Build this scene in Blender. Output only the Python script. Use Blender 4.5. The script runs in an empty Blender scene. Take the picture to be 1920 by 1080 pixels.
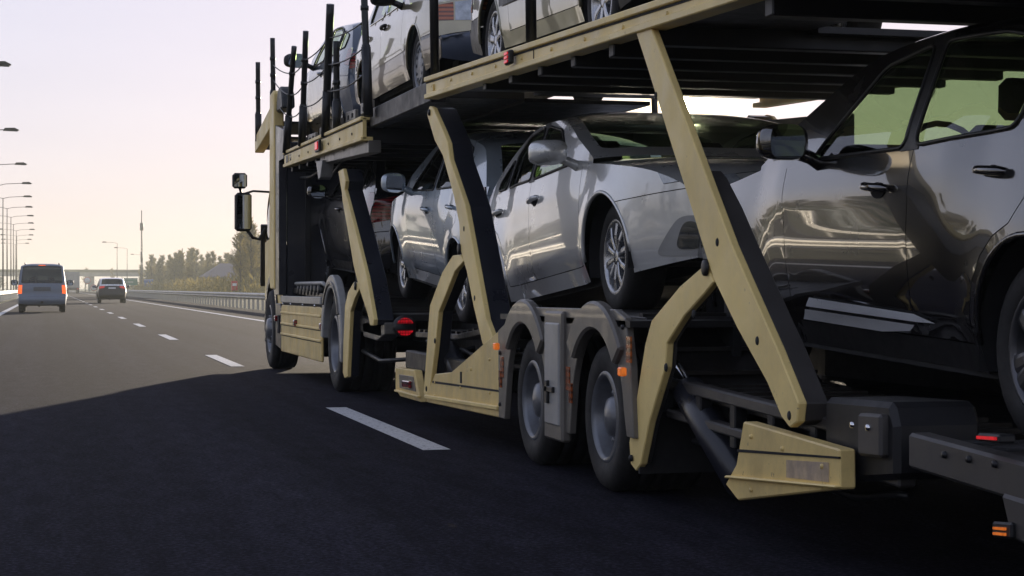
import bpy, bmesh, math, random
import numpy as np
from mathutils import Vector, Matrix, Euler
from mathutils.geometry import delaunay_2d_cdt

random.seed(7)
R = math.radians
SC = bpy.context.scene
COL = SC.collection

# ------------------------------------------------------------------ camera
YAW = 14.274
cam_d = bpy.data.cameras.new('camera')
cam_d.lens = 63.75
cam_d.sensor_width = 36
cam_d.clip_start = 0.05
cam_d.clip_end = 6000
cam = bpy.data.objects.new('camera', cam_d)
COL.objects.link(cam)
cam.location = (0, 0, 0.98)
cam.rotation_euler = (R(90), 0, R(-YAW))
SC.camera = cam

# ------------------------------------------------------------------ sky and sun
SUN_AZ, SUN_EL = 19.57, 5.75          # degrees right of the road, above the horizon
W = bpy.data.worlds.new('World')
SC.world = W
W.use_nodes = True
wn, wl = W.node_tree.nodes, W.node_tree.links
wn.clear()
sky = wn.new('ShaderNodeTexSky')
sky.sky_type = 'NISHITA'
sky.sun_disc = False
sky.sun_elevation = R(SUN_EL)
sky.sun_rotation = R(SUN_AZ)
sky.altitude = 100
sky.air_density = 1.0
sky.dust_density = 0.3
sky.ozone_density = 2.2
# hazy spring air evens out the clear-sky brightness; the sun's disc and its aureole are part of the sky
gam = wn.new('ShaderNodeGamma'); gam.inputs['Gamma'].default_value = 0.30
tint = wn.new('ShaderNodeMixRGB'); tint.blend_type = 'MULTIPLY'; tint.inputs[0].default_value = 1
tint.inputs[2].default_value = (1.02, 0.935, 1.10, 1)
sdir = Vector((math.sin(R(SUN_AZ)) * math.cos(R(SUN_EL)), math.cos(R(SUN_AZ)) * math.cos(R(SUN_EL)), math.sin(R(SUN_EL))))
wtc = wn.new('ShaderNodeTexCoord')
dt = wn.new('ShaderNodeVectorMath'); dt.operation = 'DOT_PRODUCT'; dt.inputs[1].default_value = sdir
wl.new(wtc.outputs['Generated'], dt.inputs[0])
def wmath(op, a, b=None):
    m_ = wn.new('ShaderNodeMath'); m_.operation = op
    for i, q in enumerate((a, b)):
        if q is None: continue
        if isinstance(q, (int, float)): m_.inputs[i].default_value = q
        else: wl.new(q, m_.inputs[i])
    return m_.outputs[0]
ang = wmath('MULTIPLY', wmath('ARCCOSINE', wmath('MINIMUM', dt.outputs['Value'], 1.0)), 180 / math.pi)
disc = wmath('MULTIPLY', wmath('LESS_THAN', ang, 0.34), 300.0)
halo = wmath('MULTIPLY', wmath('EXPONENT', wmath('MULTIPLY', ang, -1.6)), 30.0)
glow = wn.new('ShaderNodeMixRGB'); glow.blend_type = 'ADD'; glow.inputs[0].default_value = 1
gcol = wn.new('ShaderNodeMixRGB'); gcol.blend_type = 'MULTIPLY'; gcol.inputs[0].default_value = 1
gcol.inputs[2].default_value = (1.0, 0.80, 0.42, 1)
wl.new(wmath('ADD', disc, halo), gcol.inputs[1])
bg = wn.new('ShaderNodeBackground')
bg.inputs['Strength'].default_value = 0.15
wo = wn.new('ShaderNodeOutputWorld')
wl.new(sky.outputs[0], gam.inputs['Color'])
wnz = wn.new('ShaderNodeTexNoise'); wnz.inputs['Scale'].default_value = 2.2; wnz.inputs['Detail'].default_value = 5
wmp = wn.new('ShaderNodeMapping'); wmp.inputs['Scale'].default_value = (1, 1, 5)      # faint uneven haze in level streaks
wl.new(wtc.outputs['Generated'], wmp.inputs[0]); wl.new(wmp.outputs[0], wnz.inputs['Vector'])
wrp = wn.new('ShaderNodeValToRGB'); wrp.color_ramp.elements[0].position = 0.3; wrp.color_ramp.elements[0].color = (0.93, 0.93, 0.94, 1)
wrp.color_ramp.elements[1].position = 0.7; wrp.color_ramp.elements[1].color = (1.04, 1.03, 1.02, 1)
wl.new(wnz.outputs[0], wrp.inputs[0])
wmx = wn.new('ShaderNodeMixRGB'); wmx.blend_type = 'MULTIPLY'; wmx.inputs[0].default_value = 1
wl.new(gam.outputs[0], wmx.inputs[1]); wl.new(wrp.outputs[0], wmx.inputs[2])
wl.new(wmx.outputs[0], tint.inputs[1])
wl.new(tint.outputs[0], glow.inputs[1]); wl.new(gcol.outputs[0], glow.inputs[2])
wl.new(glow.outputs[0], bg.inputs['Color'])
wl.new(bg.outputs[0], wo.inputs[0])

sl = bpy.data.lights.new('sun', 'SUN')
sl.energy = 2.0
sl.angle = R(0.8)
sl.color = (1.0, 0.86, 0.68)
sun = bpy.data.objects.new('sun', sl)
COL.objects.link(sun)
sun.rotation_euler = sdir.to_track_quat('Z', 'Y').to_euler()

SC.view_settings.view_transform = 'Standard'
SC.view_settings.look = 'None'
SC.view_settings.exposure = 1.8
SC.view_settings.gamma = 1.0
SC.view_settings.use_curve_mapping = False
SC.cycles.max_bounces = 10
SC.cycles.transparent_max_bounces = 24
SC.cycles.glossy_bounces = 5
SC.cycles.volume_bounces = 1
SC.cycles.use_denoising = True
SC.cycles.sample_clamp_indirect = 8

# ------------------------------------------------------------------ materials
MATS = {}
def nodes(name):
    m = bpy.data.materials.new(name)
    m.use_nodes = True
    MATS[name] = m
    return m, m.node_tree.nodes, m.node_tree.links, m.node_tree.nodes['Principled BSDF']

def noise(n, l, scale, detail=5, coord='Object', rough=0.6):
    tc = n.new('ShaderNodeTexCoord')
    t = n.new('ShaderNodeTexNoise')
    t.inputs['Scale'].default_value = scale
    t.inputs['Detail'].default_value = detail
    t.inputs['Roughness'].default_value = rough
    l.new(tc.outputs[coord], t.inputs['Vector'])
    return t

def ramp(n, l, src, stops):
    r = n.new('ShaderNodeValToRGB')
    e = r.color_ramp.elements
    while len(e) < len(stops):
        e.new(0.5)
    for i, (p, c) in enumerate(stops):
        e[i].position = p
        e[i].color = (*c, 1) if len(c) == 3 else c
    l.new(src, r.inputs[0])
    return r

def mat(name, col, rough=0.5, metal=0.0, coat=0.0, var=0.12, nscale=6.0, bump=0.0, dirt=None, dirt_amt=0.45, spec=0.5, rvar=0.1, ior=1.5):
    m, n, l, b = nodes(name)
    c = Vector(col)
    t = noise(n, l, nscale)
    lo = tuple(c * (1 - var)); hi = tuple(c * (1 + var))
    r = ramp(n, l, t.outputs[0], [(0.3, lo), (0.7, hi)])
    out = r.outputs[0]
    if dirt:
        t2 = noise(n, l, nscale * 0.35, 8, rough=0.72)
        r2 = ramp(n, l, t2.outputs[0], [(0.45, (0, 0, 0)), (0.72, (dirt_amt,) * 3)])
        mx = n.new('ShaderNodeMixRGB')
        l.new(r2.outputs[0], mx.inputs[0]); l.new(out, mx.inputs[1])
        mx.inputs[2].default_value = (*dirt, 1)
        out = mx.outputs[0]
    l.new(out, b.inputs['Base Color'])
    t3 = noise(n, l, nscale * 1.7, 6)
    rr = ramp(n, l, t3.outputs[0], [(0.3, (max(0.0, rough - rvar),) * 3), (0.75, (min(1, rough + rvar),) * 3)])
    l.new(rr.outputs[0], b.inputs['Roughness'])
    b.inputs['Metallic'].default_value = metal
    b.inputs['Coat Weight'].default_value = coat
    b.inputs['Coat Roughness'].default_value = 0.03
    b.inputs['Coat IOR'].default_value = ior
    b.inputs['Specular IOR Level'].default_value = spec
    if bump:
        bp = n.new('ShaderNodeBump')
        bp.inputs['Strength'].default_value = bump
        bp.inputs['Distance'].default_value = 0.01
        l.new(t3.outputs[0], bp.inputs['Height'])
        l.new(bp.outputs[0], b.inputs['Normal'])
    return m

def emit(name, col, strength, base=(0.2, 0.02, 0.02)):
    m, n, l, b = nodes(name)
    t = noise(n, l, 60, 2)
    r = ramp(n, l, t.outputs[0], [(0.35, tuple(Vector(col) * 0.55)), (0.6, col)])
    b.inputs['Base Color'].default_value = (*base, 1)
    b.inputs['Roughness'].default_value = 0.2
    l.new(r.outputs[0], b.inputs['Emission Color'])
    b.inputs['Emission Strength'].default_value = strength
    return m

def glass(name, tint, ior=1.5, rough=0.01):
    m, n, l, b = nodes(name)
    n.remove(b)
    tr = n.new('ShaderNodeBsdfTransparent')
    t = noise(n, l, 3, 3)
    r = ramp(n, l, t.outputs[0], [(0.3, tuple(Vector(tint) * 0.93)), (0.7, tint)])
    l.new(r.outputs[0], tr.inputs[0])
    gl = n.new('ShaderNodeBsdfGlossy')
    gl.inputs['Roughness'].default_value = rough
    gl.inputs['Color'].default_value = (0.95, 0.97, 1, 1)
    fr = n.new('ShaderNodeFresnel')
    ge = n.new('ShaderNodeNewGeometry')                 # thin sheet: same reflectance from both sides
    mi = n.new('ShaderNodeMath'); mi.operation = 'MULTIPLY_ADD'
    mi.inputs[1].default_value = 1 / ior - ior; mi.inputs[2].default_value = ior
    l.new(ge.outputs['Backfacing'], mi.inputs[0]); l.new(mi.outputs[0], fr.inputs[0])
    mx = n.new('ShaderNodeMixShader')
    l.new(fr.outputs[0], mx.inputs[0]); l.new(tr.outputs[0], mx.inputs[1]); l.new(gl.outputs[0], mx.inputs[2])
    l.new(mx.outputs[0], n['Material Output'].inputs[0])
    return m

def cream(name, col, wear):
    m, n, l, b = nodes(name)
    tc = n.new('ShaderNodeTexCoord')
    def nz(scale, detail, stretch=None, rough=0.6):
        t = n.new('ShaderNodeTexNoise'); t.inputs['Scale'].default_value = scale; t.inputs['Detail'].default_value = detail; t.inputs['Roughness'].default_value = rough
        if stretch:
            mp = n.new('ShaderNodeMapping'); mp.inputs['Scale'].default_value = stretch
            l.new(tc.outputs['Object'], mp.inputs[0]); l.new(mp.outputs[0], t.inputs['Vector'])
        else: l.new(tc.outputs['Object'], t.inputs['Vector'])
        return t.outputs[0]
    c = Vector(col)
    base = ramp(n, l, nz(2.5, 5), [(0.3, tuple(c * 0.9)), (0.7, tuple(c * 1.05))]).outputs[0]
    def over(prev, fac, colr):
        mx = n.new('ShaderNodeMixRGB'); l.new(fac, mx.inputs[0]); l.new(prev, mx.inputs[1]); mx.inputs[2].default_value = (*colr, 1); return mx.outputs[0]
    grime = ramp(n, l, nz(1.6, 9, rough=0.75), [(0.42, (0, 0, 0)), (0.75, (wear,) * 3)]).outputs[0]
    streak = ramp(n, l, nz(1.2, 4, (1, 3, 0.5)), [(0.5, (0, 0, 0)), (0.9, (wear * 0.5,) * 3)]).outputs[0]
    chip = ramp(n, l, nz(26, 7, rough=0.7), [(0.65, (0, 0, 0)), (0.69, (0.8,) * 3)]).outputs[0]
    out = over(base, grime, (0.26, 0.19, 0.11))
    out = over(out, streak, (0.22, 0.17, 0.11))
    out = over(out, chip, (0.26, 0.19, 0.12))
    l.new(out, b.inputs['Base Color'])
    rr = ramp(n, l, nz(5, 6), [(0.3, (0.28,) * 3), (0.7, (0.55,) * 3)])
    l.new(rr.outputs[0], b.inputs['Roughness'])
    b.inputs['Coat Weight'].default_value = 0.0
    b.inputs['Specular IOR Level'].default_value = 0.3
    bp = n.new('ShaderNodeBump'); bp.inputs['Strength'].default_value = 0.12; bp.inputs['Distance'].default_value = 0.01
    l.new(nz(9, 4), bp.inputs['Height']); l.new(bp.outputs[0], b.inputs['Normal'])
cream('cream_paint', (0.93, 0.71, 0.28), 0.30)
cream('cream_worn', (0.87, 0.65, 0.25), 0.55)
mat('grey_paint', (0.14, 0.128, 0.11), 0.42, coat=0.1, var=0.1, nscale=4, dirt=(0.09, 0.08, 0.07), dirt_amt=0.5)
mat('pale_grey', (0.34, 0.34, 0.33), 0.4, var=0.08, nscale=4, dirt=(0.14, 0.13, 0.12), dirt_amt=0.5)
mat('dark_steel', (0.009, 0.009, 0.011), 0.5, metal=0.2, var=0.3, nscale=5, dirt=(0.018, 0.015, 0.012), dirt_amt=0.5)
mat('arm_grey', (0.055, 0.050, 0.047), 0.45, var=0.15, nscale=4, dirt=(0.03, 0.026, 0.022))
mat('black_plastic', (0.008, 0.008, 0.009), 0.45, var=0.2, nscale=8)
mat('black_hole', (0.006, 0.006, 0.007), 0.8, var=0.2)
mat('blue_grey_panel', (0.018, 0.019, 0.026), 0.35, var=0.15, nscale=3, coat=0.2)
mat('deck_steel', (0.028, 0.026, 0.025), 0.42, metal=0.5, var=0.3, nscale=7, bump=0.3, dirt=(0.03, 0.022, 0.015), dirt_amt=0.6)
mat('rubber', (0.009, 0.0085, 0.0085), 0.75, var=0.25, nscale=12, bump=0.2, dirt=(0.035, 0.031, 0.028), dirt_amt=0.5)
mat('alloy', (0.45, 0.46, 0.48), 0.28, metal=0.85, var=0.06, nscale=10)
mat('alloy_dark', (0.10, 0.10, 0.11), 0.35, metal=0.8, var=0.1)
mat('truck_rim', (0.20, 0.21, 0.23), 0.38, metal=0.5, var=0.15, nscale=6, dirt=(0.10, 0.09, 0.08), dirt_amt=0.6)
mat('chrome', (0.75, 0.76, 0.78), 0.1, metal=1.0, var=0.03)
mat('interior', (0.02, 0.02, 0.022), 0.8, var=0.2)
mat('seat_cloth', (0.035, 0.034, 0.036), 0.9, var=0.25, nscale=20)
mat('mirror_glass', (0.55, 0.6, 0.66), 0.02, metal=1.0, var=0.02, rvar=0.01)
mat('plate_white', (0.7, 0.7, 0.68), 0.4, var=0.05)
mat('plate_dark', (0.07, 0.075, 0.085), 0.4, var=0.2, nscale=40)
def paint(name, col, metal, rough, flake=0.04, coat=1.0, dirt=None, da=0.25, ior=1.7):
    return mat(name, col, rough, metal=metal, coat=coat, var=flake, nscale=2.2, rvar=0.05, dirt=dirt, dirt_amt=da, ior=ior)
paint('silver_paint', (0.74, 0.75, 0.74), 0.40, 0.30, dirt=(0.22, 0.2, 0.18))
paint('blue_silver_paint', (0.48, 0.56, 0.64), 0.4, 0.30, dirt=(0.2, 0.2, 0.19))
paint('black_paint', (0.005, 0.004, 0.005), 0.0, 0.25, ior=2.05)
paint('far_black_paint', (0.004, 0.004, 0.005), 0.0, 0.4, coat=0.3, ior=1.4)
paint('charcoal_paint', (0.012, 0.012, 0.016), 0.1, 0.25, ior=1.9)
paint('navy_paint', (0.035, 0.055, 0.095), 0.55, 0.30, dirt=(0.12, 0.12, 0.11))
paint('champagne_paint', (0.40, 0.35, 0.22), 0.6, 0.33, dirt=(0.2, 0.16, 0.11))
paint('brown_cladding', (0.17, 0.13, 0.10), 0.3, 0.35, coat=0.6, dirt=(0.1, 0.08, 0.06))
paint('olive_silver_paint', (0.30, 0.28, 0.19), 0.5, 0.35, dirt=(0.2, 0.17, 0.12))
paint('van_paint', (0.13, 0.16, 0.21), 0.2, 0.4, coat=0.4, ior=1.4)
mat('bumper_blue', (0.07, 0.085, 0.12), 0.4, var=0.1, coat=0.3)
mat('lamp_clear', (0.42, 0.45, 0.48), 0.15, metal=0.3, var=0.35, nscale=14, coat=1.0)
def lens(name, col):
    """ribbed lamp lens"""
    m, n, l, b = nodes(name)
    tc = n.new('ShaderNodeTexCoord')
    w = n.new('ShaderNodeTexWave'); w.bands_direction = 'Z'; w.inputs['Scale'].default_value = 9; w.inputs['Distortion'].default_value = 0.3
    l.new(tc.outputs['Object'], w.inputs['Vector'])
    r = ramp(n, l, w.outputs['Fac'], [(0.0, tuple(Vector(col) * 0.25)), (0.45, tuple(Vector(col) * 0.9)), (1.0, tuple(Vector(col) * 1.25))])
    l.new(r.outputs[0], b.inputs['Base Color'])
    b.inputs['Roughness'].default_value = 0.18
    b.inputs['Coat Weight'].default_value = 1.0
    b.inputs['Coat Roughness'].default_value = 0.03
lens('tail_red', (0.22, 0.012, 0.015))
lens('lamp_amber', (0.38, 0.09, 0.02))
def led(name, col, strength):
    m, n, l, b = nodes(name)
    tc = n.new('ShaderNodeTexCoord')
    v = n.new('ShaderNodeTexVoronoi'); v.inputs['Scale'].default_value = 45; v.inputs['Randomness'].default_value = 0.15
    l.new(tc.outputs['Object'], v.inputs['Vector'])
    r = ramp(n, l, v.outputs['Distance'], [(0.0, (1, 1, 1)), (0.35, (0.45, 0.45, 0.45)), (0.62, (0.03, 0.03, 0.03))])
    mx = n.new('ShaderNodeMixRGB'); mx.blend_type = 'MULTIPLY'; mx.inputs[0].default_value = 1
    l.new(r.outputs[0], mx.inputs[1]); mx.inputs[2].default_value = (*col, 1)
    l.new(mx.outputs[0], b.inputs['Emission Color'])
    b.inputs['Emission Strength'].default_value = strength
    b.inputs['Base Color'].default_value = (0.08, 0.006, 0.008, 1)
    b.inputs['Roughness'].default_value = 0.2
led('red_led', (1.0, 0.015, 0.03), 0.32)
mat('faded_print', (0.50, 0.38, 0.24), 0.5, var=0.25, nscale=22, dirt=(0.26, 0.20, 0.20), dirt_amt=0.7)
mat('lamp_smoke', (0.06, 0.065, 0.07), 0.12, metal=0.2, var=0.3, nscale=14, coat=1.0)
mat('sill_glint_white', (0.85, 0.87, 0.90), 0.35, metal=0.1, var=0.04, coat=0.5)  # near-white colour standing in for sky reflected along the black sill
emit('red_lit', (1.0, 0.02, 0.03), 0.15)
emit('red_dim', (1.0, 0.05, 0.03), 0.12)
emit('amber_lit', (1.0, 0.22, 0.03), 0.14, (0.3, 0.1, 0.02))
emit('orange_lit', (1.0, 0.13, 0.02), 0.45, (0.3, 0.05, 0.02))
glass('car_glass', (0.50, 0.60, 0.42))
glass('dark_glass', (0.16, 0.18, 0.18))
mat('galvanised', (0.42, 0.41, 0.38), 0.42, metal=0.55, var=0.15, nscale=3, dirt=(0.2, 0.17, 0.13))
mat('lamp_pole', (0.10, 0.095, 0.085), 0.6, metal=0.3, var=0.15)
mat('concrete', (0.34, 0.33, 0.30), 0.85, var=0.15, nscale=0.8, dirt=(0.2, 0.19, 0.17))
mat('bark', (0.10, 0.075, 0.05), 0.9, var=0.3, nscale=6)
mat('trailer_tarp', (0.16, 0.18, 0.20), 0.5, var=0.15, nscale=1.5)
mat('sign_green', (0.01, 0.16, 0.09), 0.4, var=0.1)
mat('sign_blue', (0.02, 0.10, 0.34), 0.4, var=0.1)
mat('sign_white', (0.72, 0.72, 0.70), 0.4, var=0.05)
mat('sign_red', (0.5, 0.02, 0.02), 0.4, var=0.05)
mat('sign_grey', (0.20, 0.20, 0.19), 0.5, var=0.1)
mat('roof_tile', (0.16, 0.13, 0.15), 0.8, var=0.15)

def twig_mat(name, a, b2):
    m, n, l, b = nodes(name)
    t = noise(n, l, 1.5, 3)
    r = ramp(n, l, t.outputs[0], [(0.3, a), (0.7, b2)])
    l.new(r.outputs[0], b.inputs['Base Color'])
    b.inputs['Roughness'].default_value = 0.8
    tl = n.new('ShaderNodeBsdfTranslucent')
    l.new(r.outputs[0], tl.inputs[0])
    mx = n.new('ShaderNodeMixShader'); mx.inputs[0].default_value = 0.45
    l.new(b.outputs[0], mx.inputs[1]); l.new(tl.outputs[0], mx.inputs[2])
    l.new(mx.outputs[0], n['Material Output'].inputs[0])
twig_mat('twigs', (0.19, 0.15, 0.05), (0.30, 0.24, 0.08))
twig_mat('evergreen', (0.035, 0.05, 0.02), (0.07, 0.085, 0.03))

def asphalt():
    m, n, l, b = nodes('asphalt')
    tc = n.new('ShaderNodeTexCoord')
    def nz(scale, detail, stretch=(1, 1, 1), rough=0.6):
        mp = n.new('ShaderNodeMapping'); mp.inputs['Scale'].default_value = stretch
        l.new(tc.outputs['Object'], mp.inputs[0])
        t = n.new('ShaderNodeTexNoise'); t.inputs['Scale'].default_value = scale; t.inputs['Detail'].default_value = detail; t.inputs['Roughness'].default_value = rough
        l.new(mp.outputs[0], t.inputs['Vector']); return t.outputs[0]
    def mul(p, q):
        mx = n.new('ShaderNodeMixRGB'); mx.blend_type = 'MULTIPLY'; mx.inputs[0].default_value = 1
        l.new(p, mx.inputs[1]); l.new(q, mx.inputs[2]); return mx.outputs[0]
    out = ramp(n, l, nz(0.9, 7, (1, 0.10, 1)), [(0.3, (0.012, 0.0115, 0.018)), (0.7, (0.021, 0.0198, 0.028))]).outputs[0]
    out = mul(out, ramp(n, l, nz(1.6, 2, (1, 0.004, 1)), [(0.35, (0.72,) * 3), (0.65, (1.25,) * 3)]).outputs[0])      # wheel tracks
    out = mul(out, ramp(n, l, nz(9, 5, (1, 0.25, 1), 0.75), [(0.32, (0.6,) * 3), (0.5, (1.0,) * 3), (0.72, (1.55,) * 3)]).outputs[0])   # coarse texture along the lane
    grain = nz(45, 4, rough=0.8)
    out = mul(out, ramp(n, l, grain, [(0.36, (0.35,) * 3), (0.52, (1.0,) * 3), (0.66, (2.6,) * 3)]).outputs[0])        # stone grain
    l.new(out, b.inputs['Base Color'])
    b.inputs['Roughness'].default_value = 0.85
    b.inputs['Specular IOR Level'].default_value = 0.035
    bp = n.new('ShaderNodeBump'); bp.inputs['Strength'].default_value = 0.5; bp.inputs['Distance'].default_value = 0.006
    l.new(grain, bp.inputs['Height']); l.new(bp.outputs[0], b.inputs['Normal'])
asphalt()

def road_paint():
    m, n, l, b = nodes('road_paint')
    t = noise(n, l, 28, 8, rough=0.75)
    r = ramp(n, l, t.outputs[0], [(0.34, (0.10, 0.10, 0.10)), (0.48, (0.62, 0.62, 0.62))])
    l.new(r.outputs[0], b.inputs['Base Color'])
    b.inputs['Roughness'].default_value = 0.65
road_paint()

def grass_mat():
    m, n, l, b = nodes('grass')
    t = noise(n, l, 0.35, 8)
    r = ramp(n, l, t.outputs[0], [(0.3, (0.055, 0.06, 0.022)), (0.55, (0.11, 0.10, 0.04)), (0.75, (0.17, 0.14, 0.07))])
    l.new(r.outputs[0], b.inputs['Base Color'])
    b.inputs['Roughness'].default_value = 0.95
    bp = n.new('ShaderNodeBump'); bp.inputs['Strength'].default_value = 0.8; bp.inputs['Distance'].default_value = 0.15
    t2 = noise(n, l, 6, 6)
    l.new(t2.outputs[0], bp.inputs['Height']); l.new(bp.outputs[0], b.inputs['Normal'])
grass_mat()

# ------------------------------------------------------------------ mesh helpers
class MB:
    def __init__(self):
        self.v = []; self.f = []; self.sm = []
    def add(self, vs, fs, smooth=False):
        o = len(self.v)
        self.v += [tuple(p) for p in vs]
        self.f += [tuple(i + o for i in f) for f in fs]
        self.sm += [smooth] * len(fs)
        return self
    def box(self, x0, x1, y0, y1, z0, z1):
        vs = [(x, y, z) for x in (x0, x1) for y in (y0, y1) for z in (z0, z1)]
        return self.add(vs, [(0, 1, 3, 2), (4, 6, 7, 5), (0, 4, 5, 1), (2, 3, 7, 6), (0, 2, 6, 4), (1, 5, 7, 3)])
    def prism(self, poly, x0, x1):                 # polygon of (y, z), thickness along x
        n = len(poly)
        vs = [(x0, a, b) for a, b in poly] + [(x1, a, b) for a, b in poly]
        fs = [tuple(range(n)), tuple(range(2 * n - 1, n - 1, -1))]
        fs += [(i, i + n, (i + 1) % n + n, (i + 1) % n) for i in range(n)]
        return self.add(vs, fs)
    def prism_axis(self, poly, a0, a1, axis):      # polygon in the two other axes
        n = len(poly)
        def mk(a, p):
            q = list(p); q.insert(axis, a); return tuple(q)
        vs = [mk(a0, p) for p in poly] + [mk(a1, p) for p in poly]
        fs = [tuple(range(n)), tuple(range(2 * n - 1, n - 1, -1))]
        fs += [(i, i + n, (i + 1) % n + n, (i + 1) % n) for i in range(n)]
        return self.add(vs, fs)
    def tube(self, pts, rad, n=8, cap=True):
        pts = [Vector(p) for p in pts]
        rads = rad if isinstance(rad, (list, tuple)) else [rad] * len(pts)
        vs = []; fs = []
        for i, p in enumerate(pts):
            d = (pts[min(i + 1, len(pts) - 1)] - pts[max(i - 1, 0)]).normalized()
            a = d.cross(Vector((0, 0, 1)))
            if a.length < 1e-3: a = d.cross(Vector((1, 0, 0)))
            a.normalize(); b = d.cross(a)
            for k in range(n):
                t = 2 * math.pi * k / n
                vs.append(p + (a * math.cos(t) + b * math.sin(t)) * rads[i])
        for i in range(len(pts) - 1):
            for k in range(n):
                fs.append((i * n + k, i * n + (k + 1) % n, (i + 1) * n + (k + 1) % n, (i + 1) * n + k))
        self.add(vs, fs, True)
        if cap:
            o = len(self.v) - len(vs)
            self.f += [tuple(o + k for k in range(n))[::-1], tuple(o + (len(pts) - 1) * n + k for k in range(n))]
            self.sm += [False, False]
        return self
    def lathe(self, prof, cx, cy, cz, n=32, a0=0.0, a1=2 * math.pi, axis='x', smooth=True):   # prof: (radius, offset along the axis)
        full = abs(a1 - a0 - 2 * math.pi) < 1e-6
        m = n if full else n + 1
        vs = []; fs = []
        for k in range(m):
            t = a0 + (a1 - a0) * k / n
            for r, o in prof:
                if axis == 'x': vs.append((cx + o, cy + r * math.cos(t), cz + r * math.sin(t)))
                elif axis == 'y': vs.append((cx + r * math.cos(t), cy + o, cz + r * math.sin(t)))
                else: vs.append((cx + r * math.cos(t), cy + r * math.sin(t), cz + o))
        q = len(prof)
        for k in range(n):
            k2 = (k + 1) % m
            for j in range(q - 1):
                fs.append((k * q + j, k2 * q + j, k2 * q + j + 1, k * q + j + 1))
        return self.add(vs, fs, smooth)
    def move(self, d):
        d = Vector(d); self.v = [tuple(Vector(p) + d) for p in self.v]; return self
    def mesh(self, name, m, bevel=0.0):
        me = bpy.data.meshes.new(name)
        me.from_pydata(self.v, [], self.f)
        me.validate()
        if len(me.polygons) == len(self.sm):
            me.polygons.foreach_set('use_smooth', self.sm)
        if bevel:
            bm = bmesh.new(); bm.from_mesh(me)
            bmesh.ops.recalc_face_normals(bm, faces=bm.faces)
            ed = [e for e in bm.edges if len(e.link_faces) == 2 and e.calc_face_angle(0) > 0.5]
            bmesh.ops.bevel(bm, geom=ed, offset=bevel, segments=1, profile=0.7, affect='EDGES', clamp_overlap=True)
            bm.to_mesh(me); bm.free()
        else:
            bm = bmesh.new(); bm.from_mesh(me)
            bmesh.ops.recalc_face_normals(bm, faces=bm.faces)
            bm.to_mesh(me); bm.free()
        me.materials.append(MATS[m])
        return me
    def build(self, name, m, parent=None, bevel=0.0):
        if parent is not None and self.v:
            # meshes are written in world metres; make them relative to the parent chain
            off = Vector((0, 0, 0)); p = parent
            while p is not None:
                off += Vector(p.location); p = p.parent
            if off.length > 0 and not parent.get('_local'):
                self.move(-off)
        return link(name, self.mesh(name, m, bevel), parent)

def link(name, me, parent=None):
    o = bpy.data.objects.new(name, me)
    COL.objects.link(o)
    if parent is not None: o.parent = parent
    return o

def tag(o, label=None, cat=None, group=None, kind=None):
    if label: o['label'] = label
    if cat: o['category'] = cat
    if group: o['group'] = group
    if kind: o['kind'] = kind
    return o

def empty(name, loc, label=None, cat=None, group=None):
    o = bpy.data.objects.new(name, None)
    o.empty_display_size = 0.2
    COL.objects.link(o); o.location = loc
    return tag(o, label, cat, group)

def copy_tree(o, parent=None):
    c = o.copy(); COL.objects.link(c); c.parent = parent
    for ch in list(o.children): copy_tree(ch, c)
    return c

def arc(cx, cz, r, a0, a1, n=16):
    return [(cx + r * math.cos(R(a0 + (a1 - a0) * i / n)), cz + r * math.sin(R(a0 + (a1 - a0) * i / n))) for i in range(n + 1)]

# ------------------------------------------------------------------ car body builder
def inpoly(P, poly):
    P = np.asarray(P); poly = np.asarray(poly)
    x, y = P[:, 0], P[:, 1]
    c = np.zeros(len(P), bool)
    j = len(poly) - 1
    for i in range(len(poly)):
        xi, yi = poly[i]; xj, yj = poly[j]
        if yi != yj:
            c ^= ((yi > y) != (yj > y)) & (x < (xj - xi) * (y - yi) / (yj - yi) + xi)
        j = i
    return c

def dens(poly, step, closed=True):
    out = []
    n = len(poly)
    for i in range(n if closed else n - 1):
        a = np.array(poly[i], float); b = np.array(poly[(i + 1) % n], float)
        k = max(1, int(math.ceil(np.linalg.norm(b - a) / step)))
        for j in range(k): out.append(tuple(a + (b - a) * j / k))
    if not closed: out.append(tuple(poly[-1]))
    return out

def inset(poly, d):
    P = np.array(poly, float); n = len(P)
    area = 0.5 * np.sum(P[:, 0] * np.roll(P[:, 1], -1) - np.roll(P[:, 0], -1) * P[:, 1])
    sg = 1 if area > 0 else -1
    out = []
    for i in range(n):
        a, b, c = P[i - 1], P[i], P[(i + 1) % n]
        e1 = b - a; e2 = c - b
        e1 /= (np.linalg.norm(e1) + 1e-9); e2 /= (np.linalg.norm(e2) + 1e-9)
        n1 = np.array([-e1[1], e1[0]]) * sg; n2 = np.array([-e2[1], e2[0]]) * sg
        q = n1 + n2; q /= max(0.35, np.dot(q, q) ** 0.5) ; 
        k = 1 / max(0.4, np.dot(q, n1))
        out.append(tuple(b + q * d * min(k, 2)))
    return out

def roundp(poly, r, n=4):
    out = []; m = len(poly)
    for i in range(m):
        a, b, c = [np.array(poly[j % m], float) for j in (i - 1, i, i + 1)]
        la, lc = np.linalg.norm(a - b), np.linalg.norm(c - b)
        ra = min(r, la * 0.45); rc = min(r, lc * 0.45)
        p = b + (a - b) / la * ra; q = b + (c - b) / lc * rc
        for k in range(n + 1):
            t = k / n
            out.append(tuple((1 - t) ** 2 * p + 2 * t * (1 - t) * b + t * t * q))
    return out

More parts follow.
